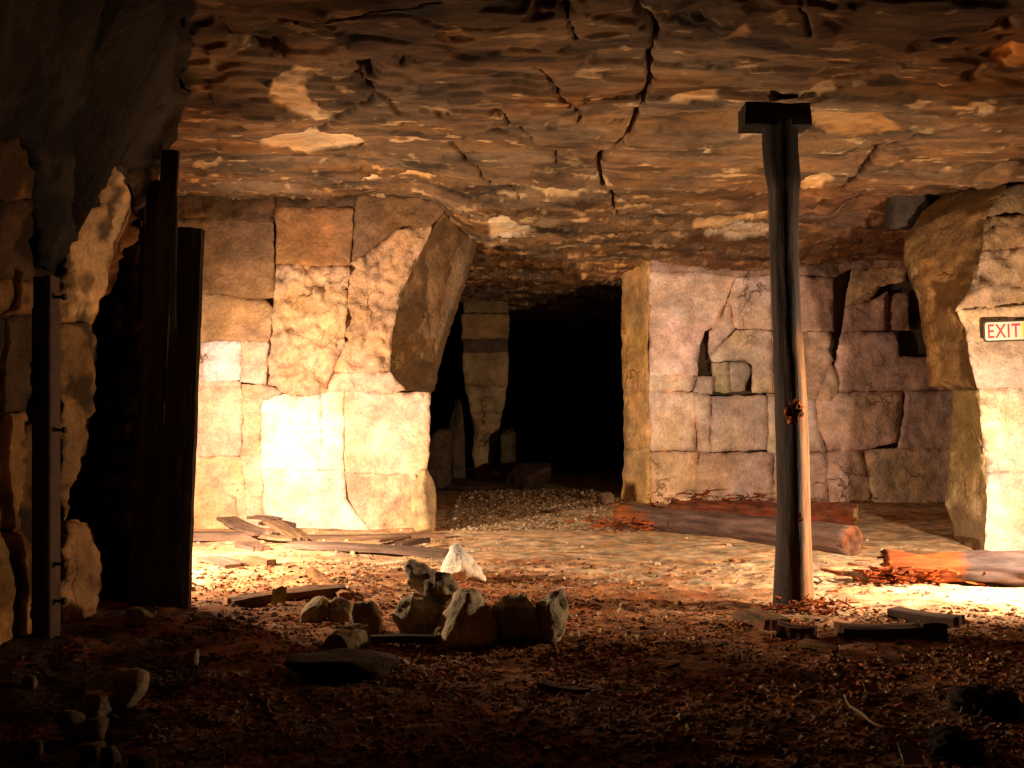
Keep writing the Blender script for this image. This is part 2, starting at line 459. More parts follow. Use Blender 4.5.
def block(parent, poly, color, depth, thick=0.25, res=3.2, amp=0.012, nf=3.0, off=0.0, groove=0.05, gw=2.6, gap=-1.0,
          seed=0, mat=None, jag=1.2, terr=0.0, name='stone_block', label=None, tint=0.25, tilt=(0, 0), along_x=False, gbase=0.12, sooty=0.0):
    """One block of a rock face: outline traced on the face, real depth, rounded broken edges."""
    poly = [tuple(map(float, p)) for p in poly]
    area = sum(poly[i][0] * poly[(i + 1) % len(poly)][1] - poly[(i + 1) % len(poly)][0] * poly[i][1] for i in range(len(poly)))
    if area < 0:
        poly = poly[::-1]
    B = []
    for i in range(len(poly)):
        a = np.array(poly[i]); b = np.array(poly[(i + 1) % len(poly)])
        n = max(1, int(np.hypot(*(b - a)) / res))
        for k in range(n):
            B.append(a + (b - a) * k / n)
    B = np.array(B)
    j = np.stack([fbm(B[:, 0] * 0.11, B[:, 1] * 0.11, 0.5, 3), fbm(B[:, 0] * 0.11, B[:, 1] * 0.11, 9.5, 3)], 1) * jag
    B = B + j
    tn = np.roll(B, -1, 0) - np.roll(B, 1, 0)
    tn /= np.linalg.norm(tn, axis=1)[:, None] + 1e-9
    nin = np.stack([-tn[:, 1], tn[:, 0]], 1)
    B = B + nin * gap
    bl = [tuple(p) for p in B]
    mn = B.min(0); mx = B.max(0)
    gx, gy = np.meshgrid(np.arange(mn[0], mx[0], res), np.arange(mn[1], mx[1], res * 0.9))
    gx[::2] += res * 0.5
    gx = gx.ravel(); gy = gy.ravel()
    rs = np.random.RandomState(seed + 7)
    gx = gx + rs.uniform(-.25, .25, gx.shape) * res; gy = gy + rs.uniform(-.25, .25, gy.shape) * res
    keep = sdist(gx, gy, bl) > res * 0.55
    pts = [Vector(p) for p in bl] + [Vector((a, b)) for a, b in zip(gx[keep], gy[keep])]
    n = len(bl)
    co, ed, fc, ov, oe, of = delaunay_2d_cdt(pts, [], [list(range(n))], 1, 1e-6)
    p2 = np.array([(c[0], c[1]) for c in co])
    onb = np.zeros(len(co), bool)
    for i, oo in enumerate(ov):
        if any(k < n for k in oo):
            onb[i] = True
    d = np.where(onb, 0, np.abs(seg_dist(p2[:, 0], p2[:, 1], bl + [bl[0]])))
    Yd = depth(p2[:, 0], p2[:, 1])
    xw = (p2[:, 0] - 512) / F * Yd; zw = CH + (HZ - p2[:, 1]) / F * Yd
    fam = (seed // 60) * 3.7
    xw = xw + 0.9 * (Yd - 10.0)
    out = off * 0.6 + amp * fbm(xw * nf, zw * nf, fam, 5, 0.55) + 0.02 * fbm(xw * 1.3, zw * 1.3, fam + 2, 3) + 0.010 * fbm(xw * 7, zw * 7, fam + 4, 3, 0.6)
    if terr:
        tt = (fbm(xw * nf * 0.7, zw * nf * 0.7, fam + 5, 4, 0.55) + 1) * 3
        out = out + terr * (np.floor(tt) + sstep(0.75, 1, tt - np.floor(tt)) - 3)
    c2 = p2.mean(0)
    out = out + tilt[0] * (p2[:, 0] - c2[0]) / 100 + tilt[1] * (p2[:, 1] - c2[1]) / 100
    gm = groove * np.clip(gbase + 1.5 * fbm(p2[:, 0] * 0.035, p2[:, 1] * 0.035, 4.1, 3), 0.10, 1.4)
    out = out - gm * np.exp(-(d / gw) * 2.2)
    Yo = Yd - out
    V = np.stack([(p2[:, 0] - 512) / F * Yo, Yo, CH + (HZ - p2[:, 1]) / F * Yo], 1)
    faces = [list(f) for f in fc]
    # orientation: face the camera
    fixed = []
    for f in faces:
        a, b, c = (V[k] for k in f[:3])
        nn = np.cross(b - a, c - a)
        fixed.append(f if np.dot(nn, a - np.array((0, 0, CH))) < 0 else f[::-1])
    # rim and back
    order = {}
    for i, oo in enumerate(ov):
        for k in oo:
            if k < n and k not in order:
                order[k] = i
    loop = [order[k] for k in range(n) if k in order]
    lp = []
    for k in loop:
        if not lp or lp[-1] != k:
            lp.append(k)
    nv = len(V)
    if along_x:      # a wall that runs away from the camera and faces right
        V = np.stack([(p2[:, 0] - 512) / F * Yd + out, Yd, CH + (HZ - p2[:, 1]) / F * Yd], 1)
    Yb = Yd[lp] + thick
    Bk = np.stack([(p2[lp, 0] - 512) / F * Yb, Yb, CH + (HZ - p2[lp, 1]) / F * Yb], 1)
    V = np.concatenate([V, Bk])
    m = len(lp)
    for i in range(m):
        fixed.append([lp[i], lp[(i + 1) % m], nv + (i + 1) % m, nv + i])
    fixed.append([nv + i for i in range(m)][::-1])
    cc = np.tile(np.array(color, float), (len(V), 1))
    cx, cz = V[:, 0], V[:, 2]
    cc *= (1 + tint * fbm(cx * 1.8, cz * 2.4, V[:, 1] * 1.5 + 3, 4, 0.6))[:, None]
    cc *= (1 + 0.18 * fbm(cx * 7, cz * 12, V[:, 1] * 7, 4, 0.6))[:, None]
    if sooty:        # patchy crust of old lamp soot
        k_ = sstep(-0.12, 0.22, fbm(V[:, 1] * 2.0, cz * 2.4, 12.5, 4, 0.6))
        cc *= (1 - sooty * k_)[:, None]
    cc[:, 2] *= 1 - 0.25 * np.clip(fbm(cx * 1.1, cz * 1.1, seed + 30.0, 3), -0.5, 1)
    o = mesh_obj(name, V, fixed, cc, mat or M_STONE, parent)
    if label: o['label'] = label
    return o


def loft(name, sections, color, mat, closed=True, sub=18, rows=70, amp=0.03, nf=1.6, seed=0.0):
    """sections: list of (z, [(x, y), ...]) from floor to roof; same point count."""
    zs = np.array([s[0] for s in sections])
    A = np.array([s[1] for s in sections], float)
    zz = np.linspace(zs[0], zs[-1], rows)
    npt = A.shape[1]
    Q = np.stack([np.stack([np.interp(zz, zs, A[:, k, c]) for c in (0, 1)], -1) for k in range(npt)], 1)
    ring = []
    idx = list(range(npt)) + ([0] if closed else [])
    for k in range(len(idx) - 1):
        for s in range(sub):
            t = s / sub
            ring.append(Q[:, idx[k]] * (1 - t) + Q[:, idx[k + 1]] * t)
    if not closed:
        ring.append(Q[:, idx[-1]])
    R = np.stack(ring, 1)
    x = R[..., 0]; y = R[..., 1]; z = np.repeat(zz[:, None], x.shape[1], 1)
    d1 = amp * fbm(x * nf, y * nf, z * nf + seed, 5, 0.55)
    d2 = amp * fbm(x * nf + 40, y * nf, z * nf + seed, 5, 0.55)
    V = np.stack([x + d1, y + d2, z], -1).reshape(-1, 3)
    nr, nc = x.shape
    fs = grid_faces(nr, nc)
    if closed:
        i = np.arange(nr * nc).reshape(nr, nc)
        fs = np.concatenate([fs, np.stack([i[:-1, -1], i[:-1, 0], i[1:, 0], i[1:, -1]], -1)])
    cc = np.tile(np.array(color, float), (len(V), 1)) * (1 + 0.35 * fbm(V[:, 0] * 1.5, V[:, 1] * 1.5, V[:, 2] * 2.2 + seed, 4))[:, None]
    return mesh_obj(name, V, fs, cc, mat)


def zpy(p, Y):
    return CH + (HZ - p) / F * Y


TAN = (0.58, 0.44, 0.36); PALE = (0.80, 0.71, 0.64); OCHRE = (0.56, 0.37, 0.18); BROWN = (0.27, 0.175, 0.09)

# ---- central pillar ------------------------------------------------
CY = 10.5
c_edge = interp([(180, 455), (215, 440), (240, 426), (270, 411), (300, 399), (335, 391), (372, 389), (390, 405), (400, 429), (530, 431)])
c_sil = interp([(180, 486), (215, 480), (235, 478), (270, 468), (310, 455), (350, 441), (390, 433), (450, 428), (490, 424), (530, 433)])
sec = []
for p in (548, 500, 450, 400, 372, 335, 300, 270, 240, 210, 190):
    z = zpy(p, CY)
    xe = (min(c_edge(p), c_sil(p) - 4) - 6 - 512) / F * (CY + 0.18)
    xs = (c_sil(p) - 5 - 512) / F * (CY + 0.75)
    sec.append((max(z, -0.15) if p != 548 else -0.15, [(-4.6, CY + 0.2), (xe, CY + 0.2), (xs, CY + 0.75), ((c_sil(p) - 12 - 512) / F * 13.6, 13.6), (-4.6, 13.6)]))
sec[-1] = (3.55, sec[-1][1])
wall_c = loft('wall_center', sec, (0.16, 0.11, 0.065), M_STONE, amp=0.03)
tag(wall_c, 'brightly lit cut stone pillar in the middle of the chamber', 'stone pillar', kind='structure')
dc = lambda x, y: CY + 0.0 * x


def dc_side(x, y):
    e = c_edge(y) - 4; s = c_sil(y) + 1
    return CY + 0.85 * np.clip((x - e) / np.maximum(s - e, 4), -0.1, 1.1) ** 0.8 if False else CY + 0.85 * np.clip((x - e) / np.maximum(s - e, 6), 0, 1.15)


CB = [  # outline, colour, options
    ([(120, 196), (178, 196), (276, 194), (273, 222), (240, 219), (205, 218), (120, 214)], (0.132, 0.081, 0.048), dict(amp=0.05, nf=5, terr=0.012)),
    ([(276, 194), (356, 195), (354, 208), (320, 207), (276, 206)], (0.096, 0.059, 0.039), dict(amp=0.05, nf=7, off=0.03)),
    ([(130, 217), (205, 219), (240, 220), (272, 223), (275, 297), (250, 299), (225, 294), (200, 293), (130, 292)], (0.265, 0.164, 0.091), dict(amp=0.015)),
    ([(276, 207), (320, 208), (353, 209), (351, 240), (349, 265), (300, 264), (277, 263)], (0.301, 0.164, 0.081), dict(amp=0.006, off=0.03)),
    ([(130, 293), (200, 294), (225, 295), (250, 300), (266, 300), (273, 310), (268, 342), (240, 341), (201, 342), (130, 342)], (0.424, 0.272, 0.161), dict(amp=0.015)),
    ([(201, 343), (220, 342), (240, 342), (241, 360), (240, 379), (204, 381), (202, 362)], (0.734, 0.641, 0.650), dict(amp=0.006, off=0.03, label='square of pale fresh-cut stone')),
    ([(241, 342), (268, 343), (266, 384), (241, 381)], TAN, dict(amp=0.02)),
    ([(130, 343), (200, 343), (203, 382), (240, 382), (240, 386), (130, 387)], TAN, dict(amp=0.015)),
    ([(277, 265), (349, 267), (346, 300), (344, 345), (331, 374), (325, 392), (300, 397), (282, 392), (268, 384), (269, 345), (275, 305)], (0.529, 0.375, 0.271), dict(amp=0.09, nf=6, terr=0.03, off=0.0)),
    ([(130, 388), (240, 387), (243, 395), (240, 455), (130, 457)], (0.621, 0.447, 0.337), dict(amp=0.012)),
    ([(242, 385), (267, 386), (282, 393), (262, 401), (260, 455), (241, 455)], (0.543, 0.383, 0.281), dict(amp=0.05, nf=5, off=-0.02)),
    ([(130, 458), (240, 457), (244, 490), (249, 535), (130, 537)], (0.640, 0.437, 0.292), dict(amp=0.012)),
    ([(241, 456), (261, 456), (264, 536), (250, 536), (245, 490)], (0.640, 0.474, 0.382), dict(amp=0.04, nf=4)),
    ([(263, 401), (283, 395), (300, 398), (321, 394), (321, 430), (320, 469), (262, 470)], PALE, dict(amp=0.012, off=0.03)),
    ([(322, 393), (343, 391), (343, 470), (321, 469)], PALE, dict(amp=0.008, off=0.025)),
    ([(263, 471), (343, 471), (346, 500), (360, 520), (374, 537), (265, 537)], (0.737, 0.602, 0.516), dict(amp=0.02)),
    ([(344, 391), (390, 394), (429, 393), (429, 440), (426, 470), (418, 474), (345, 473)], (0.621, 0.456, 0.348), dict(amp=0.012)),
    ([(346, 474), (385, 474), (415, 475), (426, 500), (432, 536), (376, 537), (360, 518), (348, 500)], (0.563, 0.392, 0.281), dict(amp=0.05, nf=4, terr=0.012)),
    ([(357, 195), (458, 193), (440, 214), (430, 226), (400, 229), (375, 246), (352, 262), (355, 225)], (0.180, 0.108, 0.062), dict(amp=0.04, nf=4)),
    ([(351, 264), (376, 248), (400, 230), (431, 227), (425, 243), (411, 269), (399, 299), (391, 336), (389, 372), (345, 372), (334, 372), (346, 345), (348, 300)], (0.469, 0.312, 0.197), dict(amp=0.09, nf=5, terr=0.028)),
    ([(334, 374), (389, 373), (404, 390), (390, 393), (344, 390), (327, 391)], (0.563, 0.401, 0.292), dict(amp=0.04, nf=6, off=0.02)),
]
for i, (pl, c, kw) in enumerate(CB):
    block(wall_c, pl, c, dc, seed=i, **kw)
block(wall_c, [(442, 212), (459, 193), (486, 192), (481, 215), (479, 235), (469, 270), (456, 310), (442, 350), (434, 389), (430, 393), (405, 390), (389, 372),
               (391, 336), (399, 299), (411, 269), (426, 242)], (0.155, 0.095, 0.046), dc_side, seed=41, amp=0.05, nf=3, groove=0.03, terr=0.01,
      name='pillar_flank', label='brown weathered undercut flank of the pillar')
# ---- right-hand back wall -----------------------------------------
BY = 13.4
sec = []
xr = 7.4
x0 = (624 - 512) / F * 14.1 + 0.05
x1 = (650 - 512) / F * BY + 0.05
for z in (-0.15, 1.0, 2.0, 3.55):
    sec.append((z, [(x0, 14.3), (x1, BY + 0.28), (xr, BY + 0.28), (xr, 15.2), (x0 + 0.4, 15.2)]))
wall_b = loft('wall_back', sec, (0.085, 0.062, 0.045), M_STONE, amp=0.02)
tag(wall_b, 'jointed pinkish stone wall at the back right', 'stone wall', kind='structure')
db = lambda x, y: BY + 0.0 * x
db_side = lambda x, y: BY + 0.7 * np.clip((650 - x) / 26.0, 0, 1.1)
PK = (0.66, 0.54, 0.46); PG = (0.45, 0.38, 0.33); PY = (0.50, 0.39, 0.25)
BB = [
    ([(623, 262), (649, 259), (649, 300), (647, 345), (649, 390), (624, 392), (622, 330)], (0.683, 0.434, 0.195), dict(depth=db_side, amp=0.05, nf=3)),  # edge blocks yellower, lamp light put into their colour
    ([(624, 393), (649, 391), (650, 447), (625, 449)], (0.724, 0.457, 0.206), dict(depth=db_side, amp=0.05, nf=3)),
    ([(625, 450), (650, 448), (651, 512), (622, 514)], (0.724, 0.481, 0.238), dict(depth=db_side, amp=0.05, nf=3)),
    ([(650, 258), (770, 256), (770, 274), (735, 276), (700, 272), (650, 272)], (0.434, 0.303, 0.257), dict(amp=0.05, terr=0.02)),
    ([(770, 256), (890, 254), (1020, 254), (1020, 266), (905, 266), (852, 268), (836, 276), (770, 274)], (0.365, 0.244, 0.194), dict(amp=0.05, terr=0.02)),
    ([(650, 273), (700, 273), (735, 277), (727, 295), (717, 325), (704, 331), (699, 345), (697, 375), (650, 376)], (0.867, 0.671, 0.598), dict(amp=0.05, nf=2.5)),
    ([(650, 377), (696, 376), (691, 390), (650, 391)], (0.900, 0.702, 0.615), dict(amp=0.02)),
    ([(736, 278), (771, 276), (772, 329), (736, 328), (729, 300)], (0.764, 0.606, 0.565), dict(amp=0.06, nf=3, off=0.03)),
    ([(728, 298), (735, 328), (728, 334), (715, 350), (709, 356), (710, 332), (719, 322)], PK, dict(amp=0.05, off=-0.02)),
    ([(710, 357), (717, 349), (736, 331), (771, 331), (773, 392), (752, 392), (753, 365), (746, 360), (712, 361)], PK, dict(amp=0.04)),
    ([(712, 363), (728, 363), (730, 392), (713, 392)], PG, dict(amp=0.05, nf=6, off=-0.09)),
    ([(729, 363), (745, 362), (751, 370), (743, 391), (731, 392)], PG, dict(amp=0.05, nf=6, off=-0.12)),
    ([(698, 377), (711, 377), (712, 394), (694, 392)], PK, dict(amp=0.04, off=0.02)),
    ([(712, 397), (767, 396), (766, 449), (711, 451)], (0.536, 0.423, 0.375), dict(amp=0.012, off=0.02, groove=0.1, gw=3)),
    ([(650, 392), (694, 393), (696, 450), (651, 450)], (0.867, 0.671, 0.581), dict(amp=0.03)),
    ([(695, 394), (711, 396), (709, 452), (697, 452)], (0.693, 0.542, 0.479), dict(amp=0.06, nf=5)),
    ([(651, 452), (698, 453), (692, 512), (651, 512)], (0.788, 0.553, 0.388), dict(amp=0.03)),
    ([(699, 454), (773, 453), (773, 512), (693, 512)], (0.511, 0.363, 0.297), dict(amp=0.03)),
    ([(768, 394), (814, 400), (818, 430), (826, 451), (768, 452)], PK, dict(amp=0.03)),
    ([(773, 276), (834, 278), (832, 300), (833, 331), (773, 330)], (0.583, 0.395, 0.346), dict(amp=0.02)),
    ([(773, 332), (831, 333), (828, 350), (832, 360), (815, 399), (790, 396), (774, 392)], (0.525, 0.368, 0.304), dict(amp=0.06, nf=5, terr=0.02)),
    ([(848, 291), (853, 270), (906, 267), (906, 281), (880, 286), (870, 300), (846, 306)], (0.643, 0.461, 0.332), dict(amp=0.05, nf=4)),
    ([(846, 307), (870, 302), (887, 292), (887, 330), (842, 331)], (0.643, 0.428, 0.388), dict(amp=0.02, off=0.02)),
    ([(888, 296), (908, 292), (908, 330), (888, 330)], (0.379, 0.237, 0.194), dict(amp=0.03, off=-0.17, thick=0.15)),
    ([(842, 333), (897, 333), (898, 357), (960, 358), (960, 389), (840, 391), (835, 365)], (0.643, 0.441, 0.394), dict(amp=0.015)),
    ([(831, 362), (840, 391), (828, 400), (816, 400)], (0.555, 0.395, 0.304), dict(amp=0.06, nf=6)),
    ([(816, 401), (840, 393), (902, 392), (901, 420), (896, 442), (861, 450), (828, 450), (819, 430)], (0.671, 0.468, 0.408), dict(amp=0.02)),
    ([(904, 392), (1020, 390), (1020, 450), (898, 448), (903, 420)], (0.643, 0.453, 0.401), dict(amp=0.02)),
    ([(774, 454), (826, 453), (828, 512), (774, 512)], (0.583, 0.421, 0.346), dict(amp=0.03)),
    ([(828, 452), (862, 451), (869, 478), (872, 512), (829, 512)], (0.612, 0.434, 0.360), dict(amp=0.03)),
    ([(864, 451), (897, 449), (1020, 451), (1020, 512), (874, 512), (870, 478)], (0.643, 0.461, 0.360), dict(amp=0.02)),
]
for i, (pl, c, kw) in enumerate(BB):
    dd = kw.pop('depth', db)
    kw.setdefault('thick', 0.22)
    block(wall_b, pl, c, dd, seed=60 + i, gap=-0.9, gbase=0.35, **{'groove': 0.12, 'gw': 2.2, **kw})

# ---- pillar carrying the exit sign ---------------------------------
EY = 8.5
e_edge = interp([(150, 1020), (185, 1005), (215, 985), (260, 981), (290, 970), (308, 957), (330, 966), (360, 972), (388, 978), (470, 985), (500, 987), (560, 985)])
e_sil = interp([(150, 990), (165, 978), (178, 965), (195, 944), (215, 921), (240, 906), (258, 904), (285, 913), (300, 918), (345, 926), (380, 932), (390, 955), (430, 953), (490, 948), (505, 946), (520, 955), (560, 954)])
sec = []
for p in (575, 520, 490, 430, 395, 380, 345, 300, 258, 240, 215, 195, 178, 165):
    z = zpy(p, EY)
    xe = (e_edge(p) + 8 - 512) / F * (EY + 0.2)
    xs = (e_sil(p) + 6 - 512) / F * (EY + 0.75)
    sec.append((z if p != 575 else -0.2, [(xs, EY + 0.75), (xe, EY + 0.2), (7.4, EY + 0.2), (7.4, 11.6), ((e_sil(p) + 14 - 512) / F * 11.6, 11.6)]))
sec[-1] = (3.55, sec[-1][1])
wall_e = loft('wall_right', sec, (0.20, 0.14, 0.08), M_STONE, amp=0.03, seed=5.0)
tag(wall_e, 'glaring lit stone pillar carrying the exit sign', 'stone pillar', kind='structure')
de = lambda x, y: EY + 0.0 * x


def de_side(x, y):
    e = e_edge(y) + 2; s = e_sil(y) - 1
    return EY + 0.8 * np.clip((e - x) / np.maximum(e - s, 6), 0, 1.1)


EB = [
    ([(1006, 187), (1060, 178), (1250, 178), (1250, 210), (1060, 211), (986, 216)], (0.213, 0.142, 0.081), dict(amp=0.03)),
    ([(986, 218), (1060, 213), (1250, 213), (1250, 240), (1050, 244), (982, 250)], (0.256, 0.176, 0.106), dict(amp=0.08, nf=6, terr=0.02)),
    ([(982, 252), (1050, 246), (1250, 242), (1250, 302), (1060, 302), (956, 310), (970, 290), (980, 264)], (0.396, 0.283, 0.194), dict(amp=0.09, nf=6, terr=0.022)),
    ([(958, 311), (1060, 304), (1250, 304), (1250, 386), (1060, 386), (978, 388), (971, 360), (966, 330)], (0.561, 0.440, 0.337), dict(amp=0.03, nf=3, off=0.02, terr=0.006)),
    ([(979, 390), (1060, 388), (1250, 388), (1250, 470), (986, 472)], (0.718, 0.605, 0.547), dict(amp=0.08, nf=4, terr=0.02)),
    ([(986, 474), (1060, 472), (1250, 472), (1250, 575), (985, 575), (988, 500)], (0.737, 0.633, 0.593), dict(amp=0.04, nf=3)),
]
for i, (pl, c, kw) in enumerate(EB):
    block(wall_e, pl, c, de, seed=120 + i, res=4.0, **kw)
up = [(930, 386), (926, 345), (918, 300), (913, 285), (904, 258), (906, 240), (921, 215), (944, 195), (965, 178), (978, 165), (1008, 160), (1006, 186),
      (986, 215), (981, 260), (970, 290), (957, 309), (966, 330), (972, 360), (977, 386)]
block(wall_e, up, (0.165, 0.095, 0.034), de_side, seed=140, amp=0.06, nf=3.5, groove=0.04, terr=0.012, res=3.5, name='pillar_flank',  # flank darker than the front, its shade put into the colour
      label='brown bulging flank of the pillar, shade put into its colour')
lo_ = [(953, 391), (978, 390), (985, 470), (988, 500), (985, 575), (954, 575), (955, 522), (946, 505), (948, 488), (953, 430)]
block(wall_e, lo_, (0.34, 0.26, 0.15), de_side, seed=141, amp=0.05, nf=3, groove=0.03, res=3.5, name='pillar_flank',
      label='pale tan lower side of the pillar')

# ---- near left wall ----------------------------------------------
sec = []
for z in (-0.2, 0.6, 1.2, 1.6, 2.1, 2.6, 3.6):
    xr_ = np.interp(z, [0, 1.8, 2.6, 3.6], [-2.72, -2.70, -2.35, -2.15])
    sec.append((z, [(xr_, 2.4), (xr_, 6.1), (-4.4, 6.15), (-4.4, 2.4)]))
wall_n = loft('wall_left', sec, (0.055, 0.042, 0.03), M_STONE, amp=0.02, seed=9.0)
tag(wall_n, 'sooty rough stone wall close on the left', 'stone wall', kind='structure')
n_x = interp([(-80, -1.75), (0, -1.85), (60, -2.0), (150, -2.25), (250, -2.45), (420, -2.52), (540, -2.50), (640, -2.45)])


def dn(x, y):
    Yp = -n_x(y) * F / (512.0 - x)
    return np.minimum(Yp, 0.97 * 1990.0 / np.maximum(413.0 - y, 40.0))


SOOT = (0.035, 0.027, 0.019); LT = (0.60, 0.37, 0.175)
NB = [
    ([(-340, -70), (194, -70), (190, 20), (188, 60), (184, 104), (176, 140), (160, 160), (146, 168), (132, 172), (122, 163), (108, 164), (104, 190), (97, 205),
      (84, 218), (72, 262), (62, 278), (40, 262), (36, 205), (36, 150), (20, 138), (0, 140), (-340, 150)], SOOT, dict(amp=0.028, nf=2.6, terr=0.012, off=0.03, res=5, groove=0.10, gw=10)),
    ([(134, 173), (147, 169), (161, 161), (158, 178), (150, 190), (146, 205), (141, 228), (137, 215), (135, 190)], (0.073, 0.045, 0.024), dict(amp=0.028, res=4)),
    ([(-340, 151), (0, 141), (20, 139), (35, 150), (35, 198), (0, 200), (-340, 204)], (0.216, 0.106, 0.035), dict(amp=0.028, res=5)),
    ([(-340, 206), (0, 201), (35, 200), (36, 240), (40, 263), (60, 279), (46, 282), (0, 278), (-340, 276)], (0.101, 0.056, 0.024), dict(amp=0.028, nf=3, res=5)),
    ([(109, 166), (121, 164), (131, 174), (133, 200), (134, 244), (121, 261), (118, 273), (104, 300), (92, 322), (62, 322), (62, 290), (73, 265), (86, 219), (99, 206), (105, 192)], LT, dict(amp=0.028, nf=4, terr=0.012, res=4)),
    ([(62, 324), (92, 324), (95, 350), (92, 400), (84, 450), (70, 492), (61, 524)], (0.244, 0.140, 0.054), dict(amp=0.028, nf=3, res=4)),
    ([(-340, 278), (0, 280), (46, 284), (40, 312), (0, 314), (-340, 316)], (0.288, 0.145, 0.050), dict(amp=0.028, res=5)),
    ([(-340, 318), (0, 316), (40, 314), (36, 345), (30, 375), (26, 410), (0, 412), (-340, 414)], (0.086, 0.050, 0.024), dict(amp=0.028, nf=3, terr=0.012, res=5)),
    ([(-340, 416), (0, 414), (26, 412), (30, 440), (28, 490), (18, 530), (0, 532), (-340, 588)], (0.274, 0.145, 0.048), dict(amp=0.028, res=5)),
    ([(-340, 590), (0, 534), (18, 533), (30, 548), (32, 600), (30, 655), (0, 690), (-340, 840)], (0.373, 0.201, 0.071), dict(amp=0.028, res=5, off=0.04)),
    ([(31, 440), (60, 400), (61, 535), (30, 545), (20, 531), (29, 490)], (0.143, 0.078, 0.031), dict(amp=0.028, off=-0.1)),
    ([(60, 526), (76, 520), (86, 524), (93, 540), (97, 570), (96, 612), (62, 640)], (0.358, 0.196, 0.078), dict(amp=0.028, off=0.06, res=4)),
]
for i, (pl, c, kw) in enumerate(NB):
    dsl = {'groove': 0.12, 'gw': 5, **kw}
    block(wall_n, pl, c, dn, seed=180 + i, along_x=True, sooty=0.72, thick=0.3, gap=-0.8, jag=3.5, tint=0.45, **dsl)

# ---- far pillar in the passage ------------------------------------
FY = 17.6
f_l = interp([(300, 460), (318, 462), (380, 464), (405, 470), (430, 474), (448, 472), (470, 476), (492, 478)])
f_r = interp([(300, 510), (325, 508), (390, 507), (420, 501), (440, 496), (460, 491), (492, 489)])
sec = []
for p in (488, 470, 448, 430, 405, 380, 340, 305):
    xl = (f_l(p) + 1 - 512) / F * FY; xr_ = (f_r(p) - 1 - 512) / F * FY
    sec.append((zpy(p, FY) if p != 488 else -0.1, [(xl, FY + 0.2), (xr_, FY + 0.2), (xr_, FY + 1.2), (xl, FY + 1.2)]))
sec[-1] = (3.6, sec[-1][1])
wall_f = loft('wall_far', sec, (0.26, 0.19, 0.11), M_STONE, amp=0.02, sub=10, rows=50, seed=3.0)
tag(wall_f, 'narrow dim stone pillar far down the passage', 'stone pillar', kind='structure')
df = lambda x, y: FY + 0.0 * x
for i, (a, b, c) in enumerate([(314, 338, (0.34, 0.22, 0.11)), (339, 352, (0.12, 0.09, 0.06)), (353, 385, (0.36, 0.26, 0.15)), (386, 412, (0.38, 0.28, 0.16)),
                               (413, 440, (0.36, 0.26, 0.15)), (441, 490, (0.34, 0.25, 0.15))]):
    L_ = [(float(f_l(v)), v) for v in np.linspace(a, b, 5)]
    R_ = [(float(f_r(v)), v) for v in np.linspace(b, a, 5)]
    block(wall_f, L_ + R_, c, df, seed=200 + i, res=3.0, amp=0.05, groove=0.06, gw=2.0, gap=-0.6)

# ---- packed dry-stone wall behind the planks -------------------------
wall_p = mesh_obj('wall_packed_stone',
                  [(-4.4, 6.56, -.1), (-2.44, 6.56, -.1), (-2.44, 6.72, -.1), (-4.4, 6.72, -.1), (-4.4, 6.56, 3.3), (-2.40, 6.56, 3.3), (-2.40, 6.72, 3.3), (-4.4, 6.72, 3.3)],
                  [[0, 1, 5, 4], [1, 2, 6, 5], [2, 3, 7, 6], [3, 0, 4, 7], [4, 5, 6, 7], [3, 2, 1, 0]], (0.05, 0.038, 0.026), M_STONE, smooth=False)
tag(wall_p, 'dark packed dry stone wall behind the upright planks', 'stone wall', kind='structure')
rnd = random.Random(5)
zc = 540.0
k = 0
yy = 602.0
while yy > 110:
    hgt = rnd.uniform(17, 30)
    xx = 52.0 + rnd.uniform(-10, 4)
    while xx < 134:
        wdt = rnd.uniform(20, 44)
        x2 = min(xx + wdt, 142)
        if x2 - xx > 9:
            block(wall_p, [(xx, yy - hgt + rnd.uniform(-2, 2)), (x2, yy - hgt + rnd.uniform(-2, 2)), (x2 + rnd.uniform(-2, 2), yy), (xx + rnd.uniform(-2, 2), yy)],
                  (0.05 * rnd.uniform(.6, 1.2), 0.035, 0.023), lambda x, y: 6.50 + 0 * x, seed=300 + k, thick=0.1, res=6, amp=0.03, off=rnd.uniform(-0.03, 0.04),
                  groove=0.06, gw=5, gap=1.0, name='packed_stone')
        k += 1
        xx = x2 + 1
    yy -= hgt + 1

# ---- outer rock behind the lamp (out of view, closes the chamber) ---
sec = [(z, [(-4.75, 4.6), (-4.45, 6.5), (-4.6, 8.5), (-4.5, 10.8)]) for z in (-0.2, 1.0, 2.2, 3.6)]
wall_o = loft('wall_outer', sec, (0.42, 0.31, 0.19), M_STONE, closed=False, amp=0.06, seed=21.0)
tag(wall_o, 'rough rock side of the chamber behind the packed wall', 'stone wall', kind='structure')

# ------------------------------------------------------------------ loose stones
ICO = None


def ico(sub):
    bm = bmesh.new()
    bmesh.ops.create_icosphere(bm, subdivisions=sub, radius=1)
    v = np.array([x.co[:] for x in bm.verts])
    f = np.array([[q_.index for q_ in x.verts] for x in bm.faces])
    bm.free()
    return v, f


ICO3 = ico(4)
ICO2 = ico(3)


